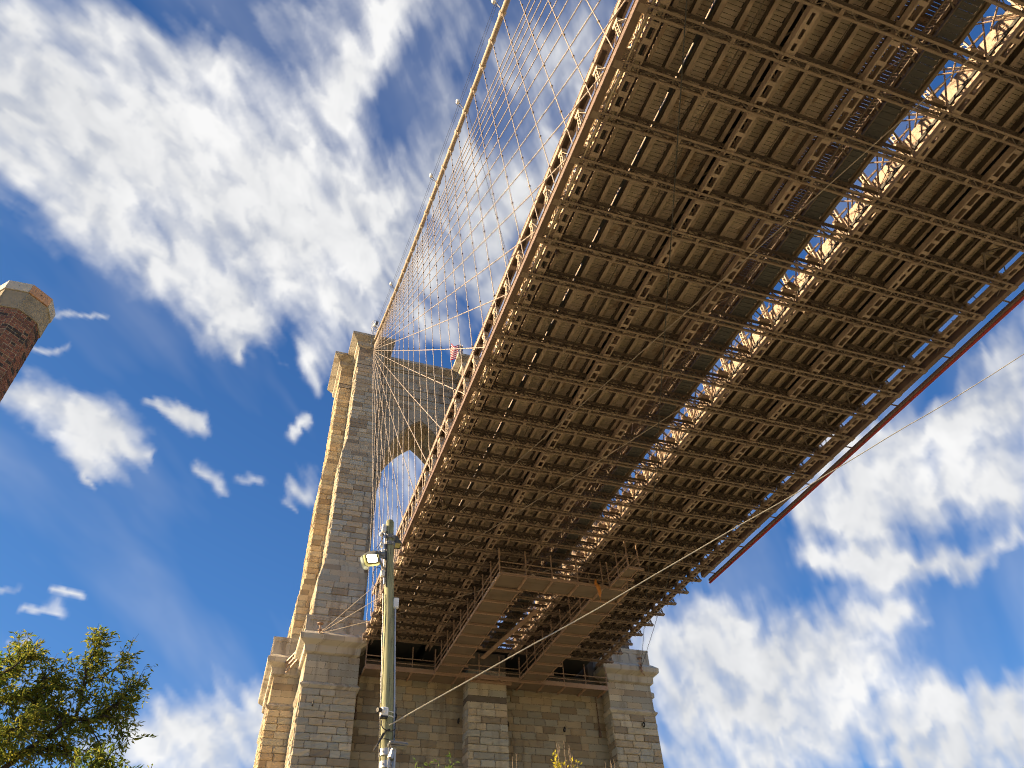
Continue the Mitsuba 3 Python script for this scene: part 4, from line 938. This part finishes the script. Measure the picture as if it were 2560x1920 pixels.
scene[FL+'__hood'] = ply(loft([ringpts(.05, .06, -.20), ringpts(.12, .13, -.16), ringpts(.19, .19, -.02), ringpts(.235, .21, .10), ringpts(.245, .22, .10), ringpts(.245, .22, .12)]), 'm_lamp_hood', 40)
scene[FL+'__reflector'] = ply(loft([ringpts(.14, .13, -.01), ringpts(.20, .18, .06), ringpts(.236, .212, .118)]), 'm_reflector', 40)
q = ringpts(.15, .13, .055, 16, 6); mb = MB(); mb.add(np.vstack([q, q.mean(0)]), [[j, (j+1) % 16, 16] for j in range(16)])
v, f = mb.arr(); nn = np.cross(v[f[0][1]]-v[f[0][0]], v[f[0][2]]-v[f[0][0]])
if np.dot(nn, ax) < 0: f = f[:, ::-1]
scene[FL+'__lens'] = {**mikit.ply((v, f), {'type': 'diffuse', 'reflectance': rgb((.5, .5, .45))}), 'emitter': {'type': 'area', 'radiance': rgb((2.2, 2.0, 1.35))}}
vz = ringpts(.245, .22, .12)[3:18]; mb = MB(); out_ = vz+ax*.14+(vz-c0-ax*.12)*.10
F = []
for j in range(len(vz)-1): F += [[j, j+1, 15+j], [j+1, 16+j, 15+j]]
mb.add(np.vstack([vz, out_]), F); scene[FL+'__visor'] = ply(mb, 'm_lamp_hood', 40)
mb = MB(); p = c0-ax*.18
mb.tube([p+sd*-.16, p+sd*.16], .085, 10)
for k in range(6): mb.tube([p+sd*(-.15+.06*k), p+sd*(-.13+.06*k)], .105, 10)
mb.tube([p+sd*.12+(.04, 0, .0), p+sd*.2+(.10, .05, .02)], .07, 8); scene[FL+'__ballast'] = ply(mb, 'm_grey_metal', 40)
mb = MB(); e = pp(12.78)
mb.bar(c0+sd*.22-ax*.02, c0+sd*.24+ax*.16, .03, .06); mb.bar(c0+sd*.24+ax*.16, e+(-.16, -.02, 0), .05, .06); mb.bar(c0+sd*.23, e+(-.14, -.02, .35), .04, .05); scene[FL+'__bracket'] = ply(mb, 'm_grey_metal')
# a second floodlight, dark, on the far right of the pole top
F2 = thing('floodlight', 'dark floodlight half hidden behind the right side of the pole top', 'floodlight'); p = pp(13.86)+(.20, .12, .02)
mb = MB(); mb.add([p+np.array(o) for o in ((-.05, .1, .24), (.05, .1, .24), (.02, .26, .22), (-.06, .26, .22), (-.04, -.02, -.10), (.20, .0, -.08), (.20, .32, -.08), (-.02, .32, -.1))], [[0, 1, 2], [0, 2, 3], [0, 4, 5], [0, 5, 1], [1, 5, 6], [1, 6, 2], [2, 6, 7], [2, 7, 3], [3, 7, 4], [3, 4, 0]]); scene[F2+'__hood'] = ply(mb, 'm_lamp_hood')
mb = MB(); mb.box(p[0]-.02, p[0]+.17, p[1]+.02, p[1]+.28, p[2]-.075, p[2]-.06); scene[F2+'__lens'] = ply(mb, 'm_reflector'); mb = MB(); mb.bar(p+(-.1, 0, 0), p+(.05, .1, .05), .05, .06); scene[F2+'__bracket'] = ply(mb, 'm_grey_metal')
# camera box
CK = thing('security_camera', 'white box camera with black lens strapped to the wooden pole', 'camera'); c = pp(8.72)+(-.12, -.235, 0)
scene[CK+'__housing'] = mikit.ply(rbox(c, .19, .15, .21), 'm_white'); d = np.array((-.80, -.55, -.15)); d /= np.linalg.norm(d)
mb = MB(); s0 = c+(-.02, -.05, .02); mb.tube([s0, s0+d*.07, s0+d*.08], [.075, .07, .06], 14); scene[CK+'__collar'] = ply(mb, 'm_white', 40)
mb = MB(); s1 = c+(-.10, -.07, .01); mb.tube([s1, s1+d*.10, s1+d*.11], [.055, .058, .05], 14); scene[CK+'__lens'] = ply(mb, 'm_black', 40)
mb = MB(); mb.box(c[0]-.09, c[0]+.09, c[1]-.07, c[1]+.07, c[2]-.15, c[2]-.106); scene[CK+'__connector'] = ply(mb, 'm_black')
mb = MB()
for z in (.05, -.06): r = pr_(8.7)+.008; mb.tube([pp(8.72+z)+(r*math.cos(a), r*math.sin(a), 0) for a in np.linspace(-2.2, .2, 14)], .014, 6)
scene[CK+'__strap'] = ply(mb, 'm_white', 40)
# flat area light on an arm
AK = thing('area_light', 'flat grey square area light on the right of the pole near the bottom edge', 'lamp'); c = pp(7.96)+(.22, -.25, 0)
b = rbox((0, 0, 0), .46, .30, .075, .02); b.apply_transform(trimesh.transformations.rotation_matrix(.05, (0, 1, 0)) @ trimesh.transformations.rotation_matrix(-.08, (1, 0, 0))); b.apply_translation(c); scene[AK+'__head'] = mikit.ply(b, 'm_grey_metal')
mb = MB(); mb.box(c[0]-.18, c[0]+.18, c[1]-.11, c[1]+.11, c[2]-.052, c[2]-.04); scene[AK+'__lens'] = ply(mb, 'm_grey_metal')
mb = MB(); mb.bar(c+(-.10, .05, -.05), pp(7.66)+(.05, -.24, 0), .09, .10); mb.box(c[0]-.2, c[0]-.16, c[1]+.02, c[1]+.10, c[2]-.55, c[2]-.05); mb.box(c[0]-.06, c[0]-.02, c[1]+.02, c[1]+.10, c[2]-.55, c[2]-.05); scene[AK+'__arm'] = ply(mb, 'm_galv')
# long cream wire from the pole up to the right
w0 = pp(8.42)+(.02, -.19, 0)
def onray(r, t): return CAM+np.array(r)*t
w1 = np.array([16.3, 9.3, 29.4])
t = np.linspace(0, 1, 40)[:, None]; wp = w0+(w1-w0)*t; wp[:, 2] -= 0.35*4*(t*(1-t))[:, 0]
mb = MB(); wp[:, 2] += .018*np.sin(t[:, 0]*31)+.008*np.sin(t[:, 0]*67+1); mb.tube(wp, .017, 8); put('overhead_wire', ply(mb, 'm_wire_cream', 40), 'cream overhead wire running from the wooden pole up to the right', 'wire')

# ================================================================ octagonal brick chimney
CH = thing('brick_chimney', 'octagonal dark red brick chimney with pale stone cap', 'chimney'); cx, cy, a0 = -28.322, 12.824, -1.99
oct_ = lambda r, k: np.array((cx+r*math.cos(a0+k*math.pi/4), cy+r*math.sin(a0+k*math.pi/4)))
def octo(z0, z1, r0, r1, m, smooth=False):
    mb = MB(); V = [[*oct_(r, k), z] for r, z in ((r0, z0), (r1, z1)) for k in range(8)]; F = []
    for k in range(8): j = (k+1) % 8; F += [[k, j, 8+k], [j, 8+j, 8+k]]
    F += [[0, k+1, k] for k in range(1, 7)]+[[8, 8+k, 8+k+1] for k in range(1, 7)]
    mb.add(V, F); return mb
scene[CH+'__shaft'] = ply(octo(0, 13.80, .5435, .5435, 0), 'm_brick_mortar'); scene[CH+'__collar'] = ply(octo(13.74, 14.24, .572, .572, 0), 'm_collar')
mb = octo(14.20, 14.26, .545, .545, 0); scene[CH+'__joint'] = ply(mb, 'm_black')
for k in range(8):        # cap stones, one per side
    a, b, ia, ib = oct_(.600, k), oct_(.600, k+1), oct_(.2, k), oct_(.2, k+1); e = (b-a)*.006
    mb = MB(); mb.prism([a+e, b-e, ib, ia], 14.255, 14.50); scene[key_for(CH+'__cap_stone')] = ply(mb, 'm_terracotta' if k == 1 else 'm_capstone')  # the cap stone on one side is orange
mb = MB()
for k in range(8): p = (oct_(.6, k)+oct_(.6, k+1))/2; d = p-np.array((cx, cy)); d /= np.linalg.norm(d); mb.tube([(*(p-d*.02), 14.38), (*(p+d*.004), 14.38)], .012, 6)
scene[CH+'__bolt_hole'] = ply(mb, 'm_black')
br = []; rb2 = np.random.default_rng(3); cz = .0745
for j in range(184):
    z0 = 13.735-(j+1)*cz
    for k in range(8):
        a, b = oct_(.548, k), oct_(.548, k+1); L = np.linalg.norm(b-a); d = (b-a)/L; nrm = np.array((d[1], -d[0]))
        if nrm @ ((a+b)/2-np.array((cx, cy))) < 0: nrm = -nrm
        cuts = [0, .20, .41, L] if j % 2 else [0, .10, .31, L]
        if j % 5 == 0: cuts = [0, .105, .21, .315, L]
        for u0, u1 in zip(cuts[:-1], cuts[1:]):
            u0, u1 = u0+.006, u1-.006; q = rb2.uniform(.0, .007); w_ = rb2.uniform(-.003, .003)
            P = [(a+d*u+nrm*h) for h in (-.05, .0+q) for u in (u0, u1)]
            v = np.array([[*P[i], z] for z in (z0+.0065+w_, z0+cz-.0065+w_) for i in range(4)])
            v[[2, 3, 6, 7], 2] += rb2.uniform(-.002, .002)
            vis_ = k in (0, 1, 2, 7)
            br.append(((0 if vis_ and k != 7 else 1)+j*.01, v, rb2.choice(5, p=[.32, .24, .2, .14, .10])))
br.sort(key=lambda b: b[0]); rest_ = [MB() for _ in range(5)]
for n_, (q, v, m_) in enumerate(br):
    if n_ < 300: scene[key_for(CH+'__brick')] = mikit.ply((v, MB.BF), f'm_brick{m_}')
    elif n_ < 4200: rest_[m_].add(v, MB.BF)
for m_ in range(5): put(CH+'__brickwork', ply(rest_[m_], f'm_brick{m_}'), kind='stuff')

# ================================================================ trees and shrubs
def leaf_mesh(pos, axis, L, W, r):
    n = len(pos); ax_ = axis/np.linalg.norm(axis, axis=1, keepdims=True); rnd = r.normal(size=(n, 3)); sd_ = np.cross(ax_, rnd); sd_ /= np.linalg.norm(sd_, axis=1, keepdims=True)
    L, W = np.broadcast_to(L, (n,))[:, None], np.broadcast_to(W, (n,))[:, None]; bend = np.cross(ax_, sd_)*L*.12
    V = np.stack([pos, pos+ax_*L*.5+sd_*W*.5+bend, pos+ax_*L, pos+ax_*L*.5-sd_*W*.5+bend], 1).reshape(-1, 3)
    b = np.arange(n)[:, None]*4; return V, np.vstack([b+[0, 1, 2], b+[0, 2, 3]])
def locust(limbs, trunk, lab, seed, twigs, per, dens, mat_split, spread):
    r = np.random.default_rng(seed); k = thing('locust_tree', lab, 'tree')
    scene[k+'__trunk'] = ply(MB().tube(trunk, np.linspace(.24, .12, len(trunk)), 10), 'm_bark', 50)
    tips = []; tw = MB()
    for pts, r0 in limbs:
        P = np.array(pts, float); P = P+np.c_[np.zeros(len(P)), np.cumsum(r.normal(0, .12, len(P))), np.zeros(len(P))]
        n = len(P)*4; t = np.linspace(0, len(P)-1, n); Q = np.stack([np.interp(t, np.arange(len(P)), P[:, i]) for i in range(3)], 1)+r.normal(0, .012, (n, 3))
        scene[key_for(k+'__branch')] = ply(MB().tube(Q, np.linspace(r0, r0*.25, n), 7), 'm_bark', 50)
        for q in range(int(twigs*np.linalg.norm(np.diff(P, axis=0), axis=1).sum())):
            f = r.uniform(.12, 1); i = min(int(f*(n-1)), n-2); o = Q[i]; d = Q[i+1]-Q[i]; d /= np.linalg.norm(d)+1e-9
            v = d*.7+r.normal(0, .75, 3)+(.12, 0, .10); v /= np.linalg.norm(v); L = r.uniform(.25, .85)*spread
            a = o+v*L*.5+r.normal(0, .05, 3); e = o+v*L+(0, 0, -.05*L)+r.normal(0, .06, 3); tw.tube([o, a, e], [.012, .009, .004], 4, False); tips += [(o, a), (a, e)]
            for _ in range(2):
                s_ = a+(e-a)*r.uniform(0, .9); w_ = v*.6+r.normal(0, .7, 3); w_ /= np.linalg.norm(w_); e2 = s_+w_*r.uniform(.15, .42)*spread; tw.tube([s_, e2], [.007, .003], 4, False); tips.append((s_, e2))
    scene[k+'__twig'] = ply(tw, 'm_bark', 40); labels[k+'__twig'] = {'kind': 'stuff'}
    pos, axs = [], []
    for a, e in tips:
        m = r.poisson(per); 
        if m == 0: continue
        f = r.uniform(0, 1.05, (m, 1)); pos.append(a+(e-a)*f+r.normal(0, .025, (m, 3))); axs.append((e-a)/np.linalg.norm(e-a)*.6+r.normal(0, .7, (m, 3))+np.array((.35, -.1, -.35)))
    pos, axs = np.vstack(pos), np.vstack(axs); keep = dens(pos, r); pos, axs = pos[keep], axs[keep]; n = len(pos)
    sel = r.random(n) < mat_split
    for s_, m_ in ((sel, 'm_leaf'), (~sel, 'm_leaf_dark')): put(k+'__crown', mikit.ply(leaf_mesh(pos[s_], axs[s_], r.uniform(.12, .24, s_.sum()), r.uniform(.04, .075, s_.sum()), r), m_), kind='stuff')
A_ = lambda l, dy=0: [(x, 26+dy, z) for x, z in l]
limbs = [(A_([(-28.91, 8.45), (-27.7, 9.95), (-27.37, 10.27), (-26.96, 10.61), (-26.55, 10.59), (-26.2, 10.78), (-26.01, 11.03), (-25.82, 11.34), (-25.62, 11.46)]), .085), (A_([(-26.96, 10.61), (-27.0, 11.07), (-27.09, 11.66), (-27.19, 12.14), (-27.09, 12.53), (-27.16, 12.95)]), .05),
         (A_([(-27.05, 11.54), (-26.92, 11.74), (-26.59, 11.86), (-26.35, 12.16), (-26.18, 12.28)]), .03), (A_([(-27.37, 10.27), (-27.36, 10.56), (-27.62, 10.68), (-27.99, 10.85), (-28.4, 11.2)]), .045), (A_([(-26.3, 10.66), (-25.86, 10.55), (-25.6, 10.26), (-25.5, 10.01)]), .03),
         (A_([(-29.8, 10.6), (-29.15, 10.87), (-28.9, 11.04), (-28.43, 11.25), (-28.05, 11.46), (-27.79, 11.78)]), .06), (A_([(-26.48, 10.31), (-26.2, 9.99), (-26.02, 9.68), (-25.95, 9.5)]), .018), (A_([(-26.2, 10.78), (-25.93, 10.95), (-25.75, 11.06)]), .03),
         (A_([(-29.6, 8.4), (-28.69, 9.08), (-28.23, 9.49), (-27.67, 9.66), (-27.2, 9.83), (-26.9, 9.75)]), .06), (A_([(-29.5, 9.3), (-28.8, 10.2), (-28.4, 10.6), (-28.1, 11.0)], .8), .05), (A_([(-30.2, 9.6), (-29.6, 11.4), (-29.4, 12.0), (-29.2, 12.45)], .5), .05), (A_([(-29.6, 11.0), (-29.0, 11.7), (-28.7, 12.2)], -.6), .04),
         (A_([(-29.3, 7.9), (-28.4, 8.4), (-27.7, 8.75), (-27.3, 8.9)], .4), .05), (A_([(-29.4, 8.6), (-28.9, 9.5), (-28.3, 10.0), (-27.9, 10.3)], -.8), .05), (A_([(-28.5, 11.25), (-28.3, 11.7), (-28.15, 12.0)], .2), .03), (A_([(-30.6, 9.0), (-30.2, 10.8), (-30.1, 12.2)], 1.0), .06), (A_([(-29.9, 9.0), (-29.4, 9.8), (-29.2, 10.4)], 1.3), .05), (A_([(-29.2, 7.2), (-28.4, 7.8), (-27.9, 8.2)], -.5), .05)]
locust(limbs, [(-30.6, 26.3, 0), (-30.5, 26.2, 3), (-30.2, 26.1, 5.5), (-29.4, 26.0, 7.8), (-28.91, 26.0, 8.45)], 'large feathery locust tree with yellow green windblown leaves at the left edge', 21, 19, 5.2,
       lambda p, r: r.random(len(p)) < np.clip(1.25-np.clip((p[:, 0]+28.2)/2.6, 0, 1)*.62, .3, 1), .55, 1.0)
B_ = lambda l, dy=0: [(x, 22+dy, z+.45) for x, z in l]
locust([(B_([(-26.2, 6.6), (-25.6, 7.5), (-25.2, 7.95)]), .03), (B_([(-26.0, 6.8), (-25.2, 7.4), (-24.7, 7.7)]), .03), (B_([(-25.6, 6.6), (-24.8, 7.2), (-24.3, 7.5)]), .03), (B_([(-25.9, 6.4), (-25.9, 7.1), (-25.95, 7.55)]), .03), (B_([(-25.3, 6.3), (-24.4, 6.9), (-23.9, 7.25)]), .03)],
       [(-26.2, 22, 0), (-26.1, 22, 4), (-25.9, 22, 6.4)], 'dark feathery treetop just peeking over the bottom edge right of the big tree', 33, 13, 6.0, lambda p, r: r.random(len(p)) < .85, .2, .8)
def shrub(name, lab, cat, x, y, z, stems, m, L, W, per, spread, seed, bare=0):
    r = np.random.default_rng(seed); k = thing(name, lab, cat); st = MB(); pos, axs = [], []
    for q in range(stems+bare):
        b = np.array((x, y, 0))+np.append(r.normal(0, .12, 2), 0); tip = np.array((x+r.normal(0, spread), y+r.normal(0, spread), z-abs(r.normal(0, .30 if q < stems else .1))+(0 if q < stems else .22)))
        mid = (b+tip)/2+np.append(r.normal(0, .15, 2), 0); t = np.linspace(0, 1, 10)[:, None]; P = (1-t)**2*b+2*t*(1-t)*mid+t*t*tip
        st.tube(P, np.linspace(.02, .004, 10), 5)
        if q >= stems: continue
        for _ in range(per):
            f = 1-abs(r.normal(0, .14)); f = min(max(f, .3), 1); i = f*9; j = min(int(i), 8); c = P[j]+(P[j+1]-P[j])*(i-j); pos.append(c+r.normal(0, .02, 3)); axs.append(r.normal(0, 1, 3)*(1, 1, .5)+(0, 0, .75))
    scene[k+'__stem'] = ply(st, 'm_bark' if not bare else 'm_wood_plank', 40)
    put(k+'__foliage', mikit.ply(leaf_mesh(np.array(pos), np.array(axs), r.uniform(L*.6, L, len(pos)), r.uniform(W*.6, W, len(pos)), r), m), kind='stuff')
shrub('leafy_shrub', 'green leafy shrub tip at the bottom edge right beside the pole', 'shrub', -19.33, 12, 5.62, 8, 'm_leaf_green', .13, .035, 34, .10, 41)
shrub('leafy_shrub', 'green leafy shrub tip at the bottom edge below the left tower wall', 'shrub', -18.97, 12, 5.60, 8, 'm_leaf_green', .13, .035, 34, .09, 42)
shrub('yellow_shrub', 'bright yellow leaved shrub at the bottom edge, left of the two tall ones', 'shrub', -17.13, 12, 5.72, 10, 'm_leaf_yellow', .062, .045, 60, .10, 43, 5)
shrub('yellow_shrub', 'bright yellow leaved shrub at the bottom edge, right of the two tall ones', 'shrub', -16.78, 12, 5.72, 10, 'm_leaf_yellow', .062, .045, 60, .10, 44, 4)
shrub('yellow_shrub', 'low sparse yellow shrub with bare brown stems in front of the middle buttress', 'shrub', -17.86, 12, 5.46, 4, 'm_leaf_yellow', .055, .04, 24, .05, 45, 4)
shrub('yellow_shrub', 'low sparse yellow shrub with bare stems in front of the right buttress foot', 'shrub', -16.22, 12, 5.50, 4, 'm_leaf_yellow', .055, .04, 30, .06, 46, 5)
